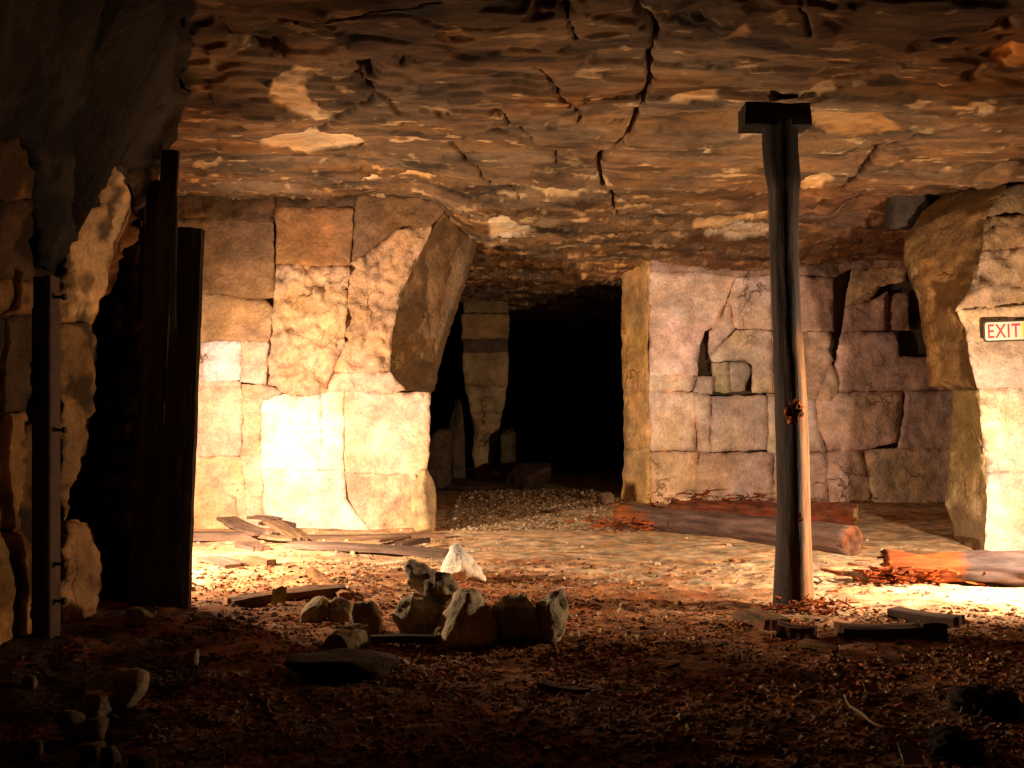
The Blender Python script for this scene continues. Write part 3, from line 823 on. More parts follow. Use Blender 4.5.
def rock_shape(size, seed, npl=11, hard=26.0, hi=True, rough=0.04):
    v, f = ICO3 if hi else ICO2
    rs = np.random.RandomState(seed)
    n = rs.normal(size=(npl, 3)); n /= np.linalg.norm(n, axis=1)[:, None]
    n = np.concatenate([n, [[0, 0, 1], [0, 0, -1.0], [1, 0, 0], [-1, 0, 0], [0, 1, 0], [0, -1, 0]]])
    dd = np.concatenate([rs.uniform(0.62, 1.0, npl), np.ones(6) * 0.95])
    dots = np.maximum(v @ n.T, 1e-3)
    r = dd[None] / dots
    r = -np.log(np.exp(-hard * np.minimum(r, 3)).sum(1)) / hard
    p = v * r[:, None]
    s = seed * 1.37
    p = p * (1 + rough * fbm(p[:, 0] * 2.5 + s, p[:, 1] * 2.5, p[:, 2] * 2.5, 4, 0.6))[:, None]
    mn = p.min(0); mx = p.max(0)
    p = (p - (mn + mx) / 2) / (mx - mn)
    p = p * np.array(size)
    return p, f


def rock(name, x, y, size, seed, color, label, cat='stone', group=None, rot=(0, 0, 0), z=None, sink=0.12, hi=True, npl=11, hard=26.0, rough=0.09):
    p, f = rock_shape(size, seed, npl, hard, hi, rough)
    R = np.array(Matrix.Rotation(rot[2], 3, 'Z') @ Matrix.Rotation(rot[1], 3, 'Y') @ Matrix.Rotation(rot[0], 3, 'X'))
    p = p @ R.T
    p[:, 2] -= p[:, 2].min()
    hh = p[:, 2].max()
    z0 = (fz(x, y) - sink * hh) if z is None else z
    cc = np.array(color)[None] * (1 + 0.35 * fbm(p[:, 0] * 9 + seed, p[:, 1] * 9, p[:, 2] * 9, 4))[:, None]
    o = mesh_obj(name, p + np.array((x, y, z0)), f, cc, M_ROCK, loc=(x, y, z0))
    tag(o, label, cat, group)
    return o


def rock_px(name, px0, px1, py0, py1, seed, color, label, ydepth=None, aspect=0.8, lift=None, **kw):
    """stone whose outline spans the given columns and rows and which stands on the ground at row py1"""
    x, y = on_floor((px0 + px1) / 2, py1)
    s = y / F
    wdt = (px1 - px0) * s; hgt = (py1 - py0) * s
    dp = max(wdt, hgt) * aspect if ydepth is None else ydepth
    y += dp * 0.35
    x = ((px0 + px1) / 2 - 512) / F * y
    if lift is not None:
        y = lift
        x = ((px0 + px1) / 2 - 512) / F * y
        s = y / F
        wdt = (px1 - px0) * s; hgt = (py1 - py0) * s
        dp = max(wdt, hgt) * aspect if ydepth is None else ydepth
        return rock(name, x, y, (wdt, dp, hgt), seed, color, label, z=CH + (HZ - py1) / F * y, **kw)
    return rock(name, x, y, (wdt, dp, hgt * 1.12), seed, color, label, **kw)


STN = (0.60, 0.50, 0.34)
def hull_rock(pts, Y0, seed, color, label, noise=0.016, cat='stone', name='rubble_stone'):
    """broken stone from its corner points: (column, row, metres behind the front plane Y0)"""
    W = [P(a, b_, Y0 + d) for a, b_, d in pts]
    bm = bmesh.new()
    for p in W: bm.verts.new(p)
    bmesh.ops.convex_hull(bm, input=bm.verts[:])
    for v in [v for v in bm.verts if not v.link_faces]: bm.verts.remove(v)
    bmesh.ops.triangulate(bm, faces=bm.faces[:])
    for _ in range(3):
        bmesh.ops.subdivide_edges(bm, edges=bm.edges[:], cuts=1, use_grid_fill=True)
        bmesh.ops.triangulate(bm, faces=bm.faces[:])
    for _ in range(1):
        bmesh.ops.smooth_vert(bm, verts=bm.verts[:], factor=0.5, use_axis_x=True, use_axis_y=True, use_axis_z=True)
    bm.normal_update(); bm.verts.index_update()
    v = np.array([q_.co[:] for q_ in bm.verts]); nn = np.array([q_.normal[:] for q_ in bm.verts])
    f = [[k_.index for k_ in q_.verts] for q_ in bm.faces]
    bm.free()
    v = v + nn * (noise * fbm(v[:, 0] * 14 + seed, v[:, 1] * 14, v[:, 2] * 14, 4, 0.6))[:, None]
    cc_ = np.array(color)[None] * (1 + 0.35 * fbm(v[:, 0] * 9 + seed, v[:, 1] * 9, v[:, 2] * 9, 4))[:, None]
    c0 = v.mean(0); c0[2] = v[:, 2].min()
    return tag(mesh_obj(name, v, f, cc_, M_ROCK, loc=tuple(c0)), label, cat)


def back(o_, d, s_=0.75):
    cx = sum(p[0] for p in o_) / len(o_); cy = sum(p[1] for p in o_) / len(o_)
    return [(cx + (p[0] - cx) * s_, cy + (p[1] - cy) * s_ - 3, d) for p in o_]


def stone(o_, Y0, dp, seed, color, label, extra=(), **kw):
    return hull_rock([(a, b_, 0.05) for a, b_ in o_] + back(o_, dp) + list(extra), Y0, seed, color, label, **kw)


stone([(438, 578), (441, 566), (451, 546), (459, 543), (469, 558), (484, 572), (486, 581), (464, 584), (446, 584)], 7.15, 0.30, 1, (0.80, 0.77, 0.70),
      'bright white pointed stone standing behind the stone heap', extra=[(464, 570, -0.06)])
stone([(391, 614), (400, 600), (414, 592), (432, 596), (447, 606), (450, 636), (420, 642), (400, 634)], 5.38, 0.26, 2, STN,
      'rounded tan stone at the left end of the stone heap', extra=[(412, 600, -0.05), (409, 634, -0.05)])
stone([(459, 587), (474, 589), (490, 606), (498, 624), (496, 648), (434, 650), (428, 642), (442, 618)], 5.17, 0.28, 3, STN,
      'largest angular stone at the front of the stone heap', extra=[(468, 594, -0.07), (447, 648, -0.09), (490, 640, -0.03)])
stone([(492, 606), (505, 597), (522, 594), (540, 612), (548, 646), (500, 648)], 5.22, 0.26, 4, (0.36, 0.30, 0.20),
      'blocky shadowed stone in the middle right of the heap', extra=[(504, 608, -0.05), (530, 612, -0.05)])
stone([(536, 604), (548, 594), (563, 588), (569, 606), (565, 630), (558, 646), (545, 642), (538, 628)], 5.20, 0.26, 5, (0.44, 0.38, 0.26),
      'upright ridged stone at the right end of the heap', extra=[(548, 606, -0.05), (552, 640, -0.05)])
stone([(404, 566), (410, 560), (424, 566), (438, 574), (440, 592), (428, 600), (408, 584)], 5.60, 0.24, 6, (0.30, 0.25, 0.18),
      'dark tilted stone slab on the back of the heap', extra=[(412, 572, -0.04)])
stone([(424, 582), (434, 571), (450, 574), (459, 586), (458, 600), (444, 608), (426, 598)], 5.40, 0.22, 7, (0.28, 0.24, 0.16),
      'mossy dark stone lying on the top of the heap', extra=[(436, 584, -0.04)])
rock_px('rubble_stone', 301, 332, 596, 621, 508, (0.40, 0.32, 0.21), 'small round stone beside the yellow wrapper')
rock_px('rubble_stone', 328, 353, 600, 622, 509, (0.24, 0.17, 0.11), 'small brown stone right of the small round stone')
rock_px('rubble_stone', 351, 382, 604, 634, 510, (0.34, 0.27, 0.18), 'small wedge stone left of the stone heap')
rock_px('rubble_stone', 320, 370, 629, 662, 511, (0.30, 0.24, 0.15), 'low pointed stone in front of the wedge stone', hard=36)
rock_px('stone_slab', 286, 400, 660, 684, 512, (0.06, 0.043, 0.032), 'flat dark slab in front of the stone heap', ydepth=0.35, hard=36)
# corner rubble at the lower left
G = 'stones in the dark left corner'
for i, (a, b, c, d, lab) in enumerate([
        (108, 146, 676, 714, 'largest pale stone in the dark left corner'),
        (80, 111, 695, 720, 'pale broken stone beside the largest corner stone'),
        (58, 86, 708, 740, 'dark cracked stone left of the corner rubble'),
        (80, 106, 716, 740, 'dull stone below the pale broken corner stone'),
        (78, 104, 738, 756, 'flat dim stone under the corner rubble'),
        (102, 120, 742, 764, 'small upright stone at the foot of the corner rubble'),
        (126, 154, 620, 638, 'small pale stone at the foot of the leaning planks'),
        (185, 199, 655, 672, 'tiny pale stone right of the leaning planks'),
        (20, 38, 682, 696, 'small stone near the foot of the iron post'),
        (28, 42, 738, 752, 'small dim stone nearest the left edge'),
        (126, 158, 752, 775, 'long dim stone at the lower edge of the picture')]):
    rock_px('rubble_stone', a, b, c, d, 520 + i, (0.40, 0.31, 0.20) if i in (0, 1, 6, 7) else (0.26, 0.20, 0.13), lab, group=G, hi=False, npl=8, hard=34)
# boulder leaning on the pillar corner, and stones down the passage
rock_px('boulder', 411, 436, 468, 534, 540, (0.46, 0.34, 0.20), 'upright boulder leaning on the right corner of the lit pillar', lift=10.28, ydepth=0.3)
rock_px('boulder', 427, 452, 428, 492, 541, (0.09, 0.06, 0.04), 'dim upright rock left of the far pillar', lift=15.6, ydepth=0.5)
rock_px('boulder', 446, 466, 398, 492, 545, (0.10, 0.075, 0.05), 'tall thin dim rock touching the far pillar', lift=16.9, ydepth=0.4)
rock_px('boulder', 500, 516, 428, 488, 542, (0.09, 0.07, 0.045), 'narrow dim rock right of the far pillar', lift=17.2, ydepth=0.5)
rock_px('boulder', 498, 552, 462, 496, 543, (0.06, 0.035, 0.025), 'dark rubble mound at the mouth of the black side passage', lift=16.2, ydepth=1.2)
rock_px('boulder', 428, 505, 478, 494, 544, (0.05, 0.03, 0.02), 'low dark rubble ridge across the passage floor', lift=15.9, ydepth=0.8)
rock_px('rubble_stone', 596, 614, 492, 504, 546, (0.30, 0.2, 0.14), 'small stone in the mouth of the black passage', hi=False)
# rock hanging from the roof over the sign pillar
rock_px('roof_rock', 930, 1034, 112, 186, 550, (0.16, 0.10, 0.055), 'big brown rock wedged under the roof above the exit sign', lift=8.3, ydepth=0.9, npl=14, rough=0.12)
rock_px('roof_rock', 1000, 1110, 100, 180, 553, (0.15, 0.095, 0.055), 'brown rock under the roof at the right edge', lift=8.6, ydepth=0.9, npl=9)
rock_px('roof_rock', 884, 940, 172, 232, 551, (0.05, 0.04, 0.035), 'dark rounded rock standing in for a hole under the roof left of the sign pillar', lift=9.6, ydepth=0.5)  # dark stone put in where there is only a dark hole


# ------------------------------------------------------------------ timber
def frame(p0, p1, roll=0.0):
    p0 = Vector(p0); p1 = Vector(p1)
    d = (p1 - p0)
    q_ = d.to_track_quat('Z', 'Y')
    return np.array((q_.to_matrix() @ Matrix.Rotation(roll, 3, 'Z'))), d.length


def plank(name, p0, p1, wdt, thk, seed, color, label=None, cat='plank', group=None, roll=0.0, mat=None, ragged=0.04, warp=0.01, taper=(1, 1), parent=None, nL=26, base=None):
    R, L = frame(p0, p1, roll)
    nl, nw = nL, 7
    rs = np.random.RandomState(seed)
    us = np.linspace(-0.5, 0.5, nw)
    prof = [(u, 0.5) for u in us] + [(u, -0.5) for u in us[::-1]]
    npf = len(prof)
    V = []
    for i in range(nl + 1):
        t = i / nl
        ww = wdt * (taper[0] * (1 - t) + taper[1] * t) * (1 + 0.06 * float(perlin(t * 5, seed * 1.3, 0.2)))
        bow = warp * math.sin(t * math.pi) * (1 if seed % 2 else -1)
        for (u, s) in prof:
            zz = t * L
            if i == 0: zz += ragged * abs(float(perlin(u * 7, seed * 2.1, 1.0)))
            if i == nl: zz -= ragged * abs(float(perlin(u * 7, seed * 2.1, 5.0)))
            V.append((u * ww, s * thk * (0.9 if abs(u) > 0.45 else 1) + bow, zz))
    V = np.array(V)
    jt = 0.012 if mat is M_ROT else 0.005
    V[:, 0] += jt * perlin(V[:, 0] * 30, V[:, 1] * 30, V[:, 2] * 7 + seed)
    V[:, 1] += jt * perlin(V[:, 0] * 25 + 9, V[:, 1] * 30, V[:, 2] * 3 + seed)
    fs = []
    for i in range(nl):
        for j in range(npf):
            a = i * npf + j; b = i * npf + (j + 1) % npf
            fs.append([a, b, b + npf, a + npf])
    for j in range(nw - 1):
        fs.append([j, npf - 1 - j, npf - 2 - j, j + 1])
        o_ = nl * npf
        fs.append([o_ + j, o_ + j + 1, o_ + npf - 2 - j, o_ + npf - 1 - j])
    cc = np.array(color)[None] * (1 + 0.4 * fbm(V[:, 0] * 12, V[:, 1] * 12, V[:, 2] * 1.5 + seed, 3))[:, None]
    me_o = mesh_obj(name, V, fs, cc, mat or M_WOOD, smooth=False)
    me_o.rotation_mode = 'QUATERNION'
    me_o.rotation_quaternion = Matrix(R.tolist()).to_quaternion()
    me_o.location = p0
    if parent is not None:
        me_o.parent = parent
        me_o.location = Vector(p0) - parent.location
    elif label:
        tag(me_o, label, cat, group)
    return me_o


def log_mesh(p0, p1, r0, r1, seed, color, amp=0.02, nl=44, na=36, flatten=1.0, ragged=(0.0, 0.0), rotcol=None, rotfrom=None, bow=0.0):
    R, L = frame(p0, p1)
    A, T = np.meshgrid(np.linspace(0, 2 * np.pi, na, endpoint=False), np.linspace(0, 1, nl + 1))
    rr = (r0 * (1 - T) + r1 * T)
    rr = rr * (1 + amp / max(r0, r1) * fbm(np.cos(A) * 2.0, np.sin(A) * 2.0, T * L * 2.2 + seed, 4, 0.55))
    rr = rr * (1 - 0.05 * np.abs(np.sin(A * 3.5 + 2 * perlin(T * 3, seed, 0.3))) ** 6)
    Z = T * L
    if ragged[0]: Z[0] += ragged[0] * np.abs(perlin(np.cos(A[0]) * 3, np.sin(A[0]) * 3, seed)) * 2
    if ragged[1]: Z[-1] -= ragged[1] * np.abs(perlin(np.cos(A[0]) * 3, np.sin(A[0]) * 3, seed + 7.0)) * 2
    V = np.stack([rr * np.cos(A), rr * np.sin(A) * flatten, Z], -1)
    V[..., 0] += bow * np.sin(T * math.pi) + 0.15 * r0 * perlin(T * 3.0, seed, 1.1)
    V[..., 1] += 0.15 * r0 * perlin(T * 3.0, seed + 4.0, 1.1)
    nr, nc = A.shape
    i = np.arange(nr * nc).reshape(nr, nc)
    j = np.roll(i, -1, 1)
    fs = np.stack([i[:-1], j[:-1], j[1:], i[1:]], -1).reshape(-1, 4).tolist()
    V = V.reshape(-1, 3)
    c0 = V[:nc].mean(0) + np.array((0, 0, ragged[0] * 0.8)); c1 = V[-nc:].mean(0) - np.array((0, 0, ragged[1] * 0.8))
    V = np.concatenate([V, [c0, c1]])
    b = len(V) - 2
    for k_ in range(nc):
        fs.append([b, (k_ + 1) % nc, k_])
        fs.append([b + 1, (nr - 1) * nc + k_, (nr - 1) * nc + (k_ + 1) % nc])
    cc = np.array(color)[None] * (1 + 0.4 * fbm(V[:, 0] * 9, V[:, 1] * 9, V[:, 2] * 2 + seed, 4))[:, None]
    if rotcol is not None:
        k_ = sstep(-0.15, 0.15, rotfrom(V[:, 2] / L) + 0.5 * fbm(V[:, 0] * 6, V[:, 1] * 6, V[:, 2] * 3, 3))
        cc = cc * (1 - k_)[:, None] + np.array(rotcol)[None] * k_[:, None]
    return V, fs, cc, R, L


def put(name, V, fs, cc, mat, R, p0, parent=None, smooth=True):
    o = mesh_obj(name, V, fs, cc, mat, smooth=smooth)
    o.rotation_mode = 'QUATERNION'
    o.rotation_quaternion = Matrix(R.tolist()).to_quaternion()
    o.location = p0
    if parent is not None:
        o.parent = parent
        o.location = Vector(p0) - parent.location
    return o


# ---- the standing prop ---------------------------------------------
PYD = 6.3
p_l = interp([(120, 761), (150, 762), (165, 763), (190, 768), (250, 769), (300, 771), (400, 775), (500, 777), (560, 776), (612, 773)])
p_r = interp([(120, 797), (150, 798), (180, 800), (195, 798), (240, 798), (320, 801), (400, 808), (470, 810), (560, 813), (612, 816)])
pxb, _ = on_floor(795, 605)
prop = empty('pit_prop', ((795 - 512) / F * PYD, PYD, fz(1.78, PYD) - 0.01))
tag(prop, 'tall dark timber prop with a headboard holding up the roof', 'timber prop')
rows = np.linspace(612, 120, 90)
A = np.linspace(0, 2 * np.pi, 40, endpoint=False)
V = []; cc = []
for p in rows:
    xl = (p_l(p) - 512) / F * PYD; xr_ = (p_r(p) - 512) / F * PYD
    cx = (xl + xr_) / 2; r = (xr_ - xl) / 2
    z = CH + (HZ - p) / F * PYD
    rr = r * (1 + 0.05 * fbm(np.cos(A) * 1.6, np.sin(A) * 1.6, z * 2.0, 4) - 0.05 * np.abs(np.sin(2.5 * A + 1.3 * perlin(z * 1.2, 0.4, 0.7))) ** 8)
    # the right side is split away below chest height
    ang = np.arctan2(np.sin(A), np.cos(A))
    spl = sstep(325, 400, p) * np.exp(-((ang + 0.70) / 0.55) ** 2)
    rr = rr * (1 - 0.16 * spl)
    V.append(np.stack([cx + rr * np.cos(A), PYD + rr * np.sin(A), np.full_like(A, z)], 1))
    dk = np.array((0.016, 0.013, 0.011)) * (1 - sstep(175, 200, p)) + np.array((0.055, 0.045, 0.042)) * sstep(175, 200, p)  # top of the post darkened, its shade put into the colour
    dk = dk * (1 + 0.4 * fbm(np.cos(A) * 4, np.sin(A) * 4, z * 0.8, 3))[:, None]
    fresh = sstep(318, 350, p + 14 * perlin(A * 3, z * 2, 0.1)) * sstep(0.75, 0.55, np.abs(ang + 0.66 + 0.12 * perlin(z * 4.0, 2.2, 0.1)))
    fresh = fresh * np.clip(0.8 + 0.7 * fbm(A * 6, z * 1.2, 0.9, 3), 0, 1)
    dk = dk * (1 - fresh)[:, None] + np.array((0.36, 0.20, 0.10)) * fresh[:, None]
    cc.append(dk)
V = np.concatenate(V); cc = np.concatenate(cc)
nr, nc = len(rows), len(A)
i = np.arange(nr * nc).reshape(nr, nc); j = np.roll(i, -1, 1)
fs = np.stack([i[:-1], j[:-1], j[1:], i[1:]], -1).reshape(-1, 4).tolist()
fs.append(i[0][::-1].tolist()); fs.append(i[-1].tolist())
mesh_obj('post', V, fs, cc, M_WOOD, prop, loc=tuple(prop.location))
# headboard
hx0, hx1 = (745 - 512) / F * 6.2, (812 - 512) / F * 6.2
hz0, hz1 = zpy(123, 6.17), zpy(101, 6.17)
bm = bmesh.new()
bmesh.ops.create_cube(bm, size=1)
bmesh.ops.subdivide_edges(bm, edges=bm.edges[:], cuts=5, use_grid_fill=True)
hv = np.array([v.co[:] for v in bm.verts]); hf = [[v.index for v in f.verts] for f in bm.faces]
bm.free()
hv = hv * np.array((hx1 - hx0, 0.20, hz1 - hz0)) + np.array(((hx0 + hx1) / 2, PYD, (hz0 + hz1) / 2))
hv += 0.012 * np.stack([fbm(hv[:, 0] * 5, hv[:, 1] * 5, hv[:, 2] * 5 + s, 3) for s in (0, 7, 14)], 1)
mesh_obj('headboard', hv, hf, (0.014, 0.011, 0.009), M_WOOD, prop, loc=tuple(prop.location), smooth=False)


def frag(n, c, spread, ln, seed, color, name, parent=None, label=None, cat=None, group=None, mat=None, flat=1.0):
    """a clump of splintered wood: many slivers in one mesh"""
    rs = np.random.RandomState(seed)
    V = []; fs = []; cc = []
    for k_ in range(n):
        l = ln * rs.uniform(0.4, 1.2); a = l * rs.uniform(0.10, 0.28); b_ = a * rs.uniform(0.3, 0.9)
        bx = np.array([[-1, -1, -1], [1, -1, -1], [1, 1, -1], [-1, 1, -1], [-.5, -.6, 1], [.6, -.5, 1], [.5, .6, 1], [-.6, .5, 1]]) * 0.5 * np.array((a, b_, l))
        bx += rs.uniform(-.12, .12, bx.shape) * np.array((a, b_, l * 0.5))
        th = rs.uniform(0, 6.28)
        q_ = Vector((math.cos(th), math.sin(th), rs.normal() * 0.35 * flat)).to_track_quat('Z', 'Y')
        bx = bx @ np.array(q_.to_matrix()).T
        pos = rs.normal(size=3) * np.array(spread) * 0.5
        o_ = len(V)
        V.extend((bx + pos + np.array(c)).tolist())
        fs += [[o_ + x for x in f] for f in ([3, 2, 1, 0], [4, 5, 6, 7], [0, 1, 5, 4], [1, 2, 6, 5], [2, 3, 7, 6], [3, 0, 4, 7])]
        cc += [np.array(color) * rs.uniform(0.5, 1.4)] * 8
    o = mesh_obj(name, V, fs, np.array(cc), mat or M_ROT, parent, loc=tuple(parent.location) if parent else c, smooth=False)
    tag(o, label, cat, group, 'stuff')
    return o


REDW = (0.24, 0.075, 0.022)
kx = (793 - 512) / F * PYD
for (kp, kq, ks, kl) in ((793, 413, (0.13, 0.07, 0.19), 'orange rotten knot'), (800, 516, (0.055, 0.05, 0.07), 'small orange rotten knot')):
    kv, kf = rock_shape(ks, int(kp), npl=6, hard=12, rough=0.55)
    kc = np.where((fbm(kv[:, 0] * 26, kv[:, 1] * 26, kv[:, 2] * 18, 3) > 0.0)[:, None], np.array((0.60, 0.19, 0.05)), np.array((0.08, 0.03, 0.015)))
    ko = mesh_obj('rotten_knot', kv + np.array(P(kp, kq, PYD - 0.095)), kf, kc, M_ROT, prop, loc=tuple(prop.location))
    ko['label'] = kl
frag(130, ((798 - 512) / F * PYD, PYD - 0.18, 0.03), (0.32, 0.12, 0.05), 0.08, 5, (0.36, 0.12, 0.045), 'rotten_wood_pile', None,
     'red crumbled wood heaped at the foot of the prop', 'wood debris')

# ---- fallen logs -----------------------------------------------------
def log(name, p0, p1, r0, r1, seed, color, label, mat=M_WOOD, end=None, endcol=(0.3, 0.2, 0.13), **kw):
    V, fs, cc_, R, L = log_mesh(p0, p1, r0, r1, seed, color, **kw)
    root = empty(name, p0)
    tag(root, label, 'log', 'fallen timber logs')
    put('trunk', V, fs, cc_, mat, R, p0, root)
    if end is not None:
        ph = np.linspace(0, 2 * np.pi, 32, endpoint=False)
        ev = [(0, 0, L + 0.012)]; ec = [np.array(endcol) * 0.6]
        for q_ in (0.3, 0.55, 0.8, 0.97):
            for a in ph:
                ev.append((r1 * q_ * math.cos(a), r1 * q_ * math.sin(a), L + 0.012 + 0.006 * float(perlin(q_ * 6, a, seed))))
                ec.append(np.array(endcol) * (0.7 + 0.5 * q_ ** 3 + 0.3 * float(perlin(q_ * 9, math.cos(a), math.sin(a)))))
        for a in ph:
            ev.append((r1 * 0.97 * math.cos(a), r1 * 0.97 * math.sin(a), L - 0.03)); ec.append(np.array(endcol))
        ef = [[0, 1 + k_, 1 + (k_ + 1) % 32] for k_ in range(32)]
        for q_ in range(4):
            for k_ in range(32):
                a = 1 + q_ * 32 + k_; b_ = 1 + q_ * 32 + (k_ + 1) % 32
                ef.append([a, a + 32, b_ + 32, b_])
        put('cut_end', ev, ef, np.array(ec), M_ROT, R, p0, root)
    return root


def ground(px, py_, r):
    x, y = on_floor(px, py_)
    return (x, y + r * 0.8, fz(x, y) + r * 0.93)


log('fallen_log', ground(622, 526, 0.125), ground(857, 557, 0.137), 0.125, 0.137, 3, (0.15, 0.10, 0.088), 'long fallen log with a sawn end lying behind the prop',
    end=True, endcol=(0.17, 0.09, 0.06), amp=0.012, rotcol=REDW, rotfrom=lambda t: 0.28 - t * 1.6)
log('fallen_log', ground(672, 519, 0.11), ground(860, 526, 0.12), 0.11, 0.12, 8, (0.13, 0.045, 0.025), 'shorter reddish log with a yellow end against the back wall',
    end=True, endcol=(0.26, 0.18, 0.08), amp=0.03, mat=M_ROT)
log('fallen_log', ground(1120, 592, 0.115), ground(884, 582, 0.105), 0.125, 0.10, 13, (0.055, 0.038, 0.037), 'rotten orange log lying before the exit sign pillar',
    amp=0.03, ragged=(0.0, 0.12), rotcol=(0.23, 0.062, 0.016), rotfrom=lambda t: (t - 0.60) * 2.5)
gx_, gy_, gz_ = ground(900, 584, 0.1)
frag(140, (gx_ + 0.06, gy_ - 0.06, 0.07), (0.46, 0.12, 0.09), 0.13, 6, (0.24, 0.066, 0.018), 'rotten_wood_pile', None, 'orange splintered wood at the broken end of the rotten log', 'wood debris', flat=0.3)
gx_, gy_, gz_ = ground(634, 530, 0.1)
frag(140, (gx_, gy_ - 0.05, 0.05), (0.55, 0.3, 0.08), 0.12, 9, (0.26, 0.08, 0.025), 'rotten_wood_pile', None, 'orange splinters at the far end of the long log', 'wood debris', flat=0.4)
gx_, gy_, gz_ = ground(720, 512, 0.1)
frag(220, (gx_ + 0.1, gy_ + 0.2, 0.09), (1.1, 0.25, 0.12), 0.14, 10, (0.17, 0.05, 0.02), 'rotten_wood_pile', None, 'dark red rotten wood heaped behind the long log', 'wood debris', flat=0.4)

# ---- upright planks by the left wall --------------------------------
DK = (0.055, 0.043, 0.034)
GP = 'upright planks by the left wall'


def pl_px(name, t0, t1, b0, b1, yt, yb, Yt, Yb, seed, lab, col=DK, thk=0.05, grp=GP):
    """upright plank: top edge between columns t0..t1 at row yt, foot b0..b1 at row yb"""
    p1 = P((t0 + t1) / 2, yt, Yt); p0 = P((b0 + b1) / 2, yb, Yb)
    w1 = (t1 - t0) / F * Yt; w0 = (b1 - b0) / F * Yb
    Lr = Vector(p1) - Vector(p0)
    q_ = Lr.to_track_quat('Z', 'Y').to_matrix()
    # turn the plank so its face looks along the view direction
    xl = q_ @ Vector((1, 0, 0)); yl = q_ @ Vector((0, 1, 0))
    roll = math.atan2(yl.x, xl.x)
    return plank(name, p0, p1, 1.0, thk, seed, col, lab, 'plank', grp, roll=roll, taper=(w0, w1), ragged=0.02, nL=34)


pl_px('upright_plank', 177, 203, 152, 189, 228, 612, 6.25, 6.20, 31, 'widest dark plank, its sawn top beside the lit pillar', thk=0.07)
pl_px('upright_plank', 163, 179, 128, 156, 150, 608, 6.33, 6.28, 32, 'tall dark plank leaning up behind the widest plank')
pl_px('upright_plank', 147, 168, 132, 154, 180, 602, 6.42, 6.40, 33, 'short dark plank on the left behind the tall plank, in deep shadow', thk=0.03)
pl_px('wood_batten', 172, 178, 170, 176, 196, 330, 6.20, 6.18, 34, 'thin upright batten nailed on the leaning planks', col=(0.09, 0.075, 0.06), thk=0.02, grp=None)
# ---- iron post with bolts -------------------------------------------
post = empty('iron_post', P(48, 648, 5.05))
tag(post, 'thin dark iron post with bolts against the left wall', 'iron post')
bx0, bx1 = P(36, 648, 5.05), P(60, 648, 5.05)


def box(name, lo, hi, col, mat, parent, bev=0.006):
    bm = bmesh.new()
    bmesh.ops.create_cube(bm, size=1)
    bmesh.ops.bevel(bm, geom=bm.edges[:], offset=0.08, segments=2, affect='EDGES')
    v = np.array([q_.co[:] for q_ in bm.verts]); f = [[k_.index for k_ in q_.verts] for q_ in bm.faces]
    bm.free()
    lo = np.array(lo); hi = np.array(hi)
    v = (lo + hi) / 2 + v * (hi - lo)
    return mesh_obj(name, v, f, col, mat, parent, loc=tuple(parent.location), smooth=False)


zt = zpy(278, 5.05); zb = -0.05
xa = (37 - 512) / F * 5.05; xb = (54 - 512) / F * 5.05; xc = (61 - 512) / F * 5.05
box('web', (xa, 4.99, zb), (xb, 5.05, zt), (0.03, 0.022, 0.018), M_IRON, post)
box('flange', (xb, 4.93, zb), (xc, 5.05, zt), (0.075, 0.04, 0.025), M_IRON, post)


def bolt(z, x, y, parent):
    V = []; fs = []
    prof = [(0.0, 0.008), (0.045, 0.008), (0.045, 0.017), (0.06, 0.017)]
    for (d, r) in prof:
        for k_ in range(10):
            a = k_ * math.tau / 10
            V.append((x + d, y + r * math.cos(a), z + r * math.sin(a)))
    for s in range(3):
        for k_ in range(10):
            fs.append([s * 10 + k_, s * 10 + (k_ + 1) % 10, s * 10 + 10 + (k_ + 1) % 10, s * 10 + 10 + k_])
    fs.append(list(range(30, 40)))
    return mesh_obj('bolt', V, fs, (0.03, 0.02, 0.016), M_IRON, parent, loc=tuple(parent.location), smooth=False)


for p in (297, 430, 564, 601):
    bolt(zpy(p, 4.98), xc - 0.004, 4.98, post)

# ---- flat planks along the foot of the lit pillar --------------------
FP = 'flat planks along the foot of the lit pillar'


def fp(x0_, y0_, x1_, y1_, wdt, thk, seed, lab, col=(0.16, 0.105, 0.08), grp=FP, dz0=0.0, dz1=0.0, mat=None, roll=0.0, warp=0.01, name='flat_plank'):
    a = on_floor(x0_, y0_); b = on_floor(x1_, y1_)
    p0 = (a[0], a[1], fz(*a) + thk * 0.45 + dz0); p1 = (b[0], b[1], fz(*b) + thk * 0.45 + dz1)
    L = Vector(p1) - Vector(p0)
    q_ = L.to_track_quat('Z', 'Y').to_matrix()
    yl = q_ @ Vector((0, 1, 0)); xl = q_ @ Vector((1, 0, 0))
    r = math.atan2(-xl.z, yl.z) if abs(yl.z) + abs(xl.z) > 1e-6 else 0
    return plank(name, p0, p1, wdt, thk, seed, col, lab, 'plank', grp, roll=r + roll, mat=mat, warp=warp)


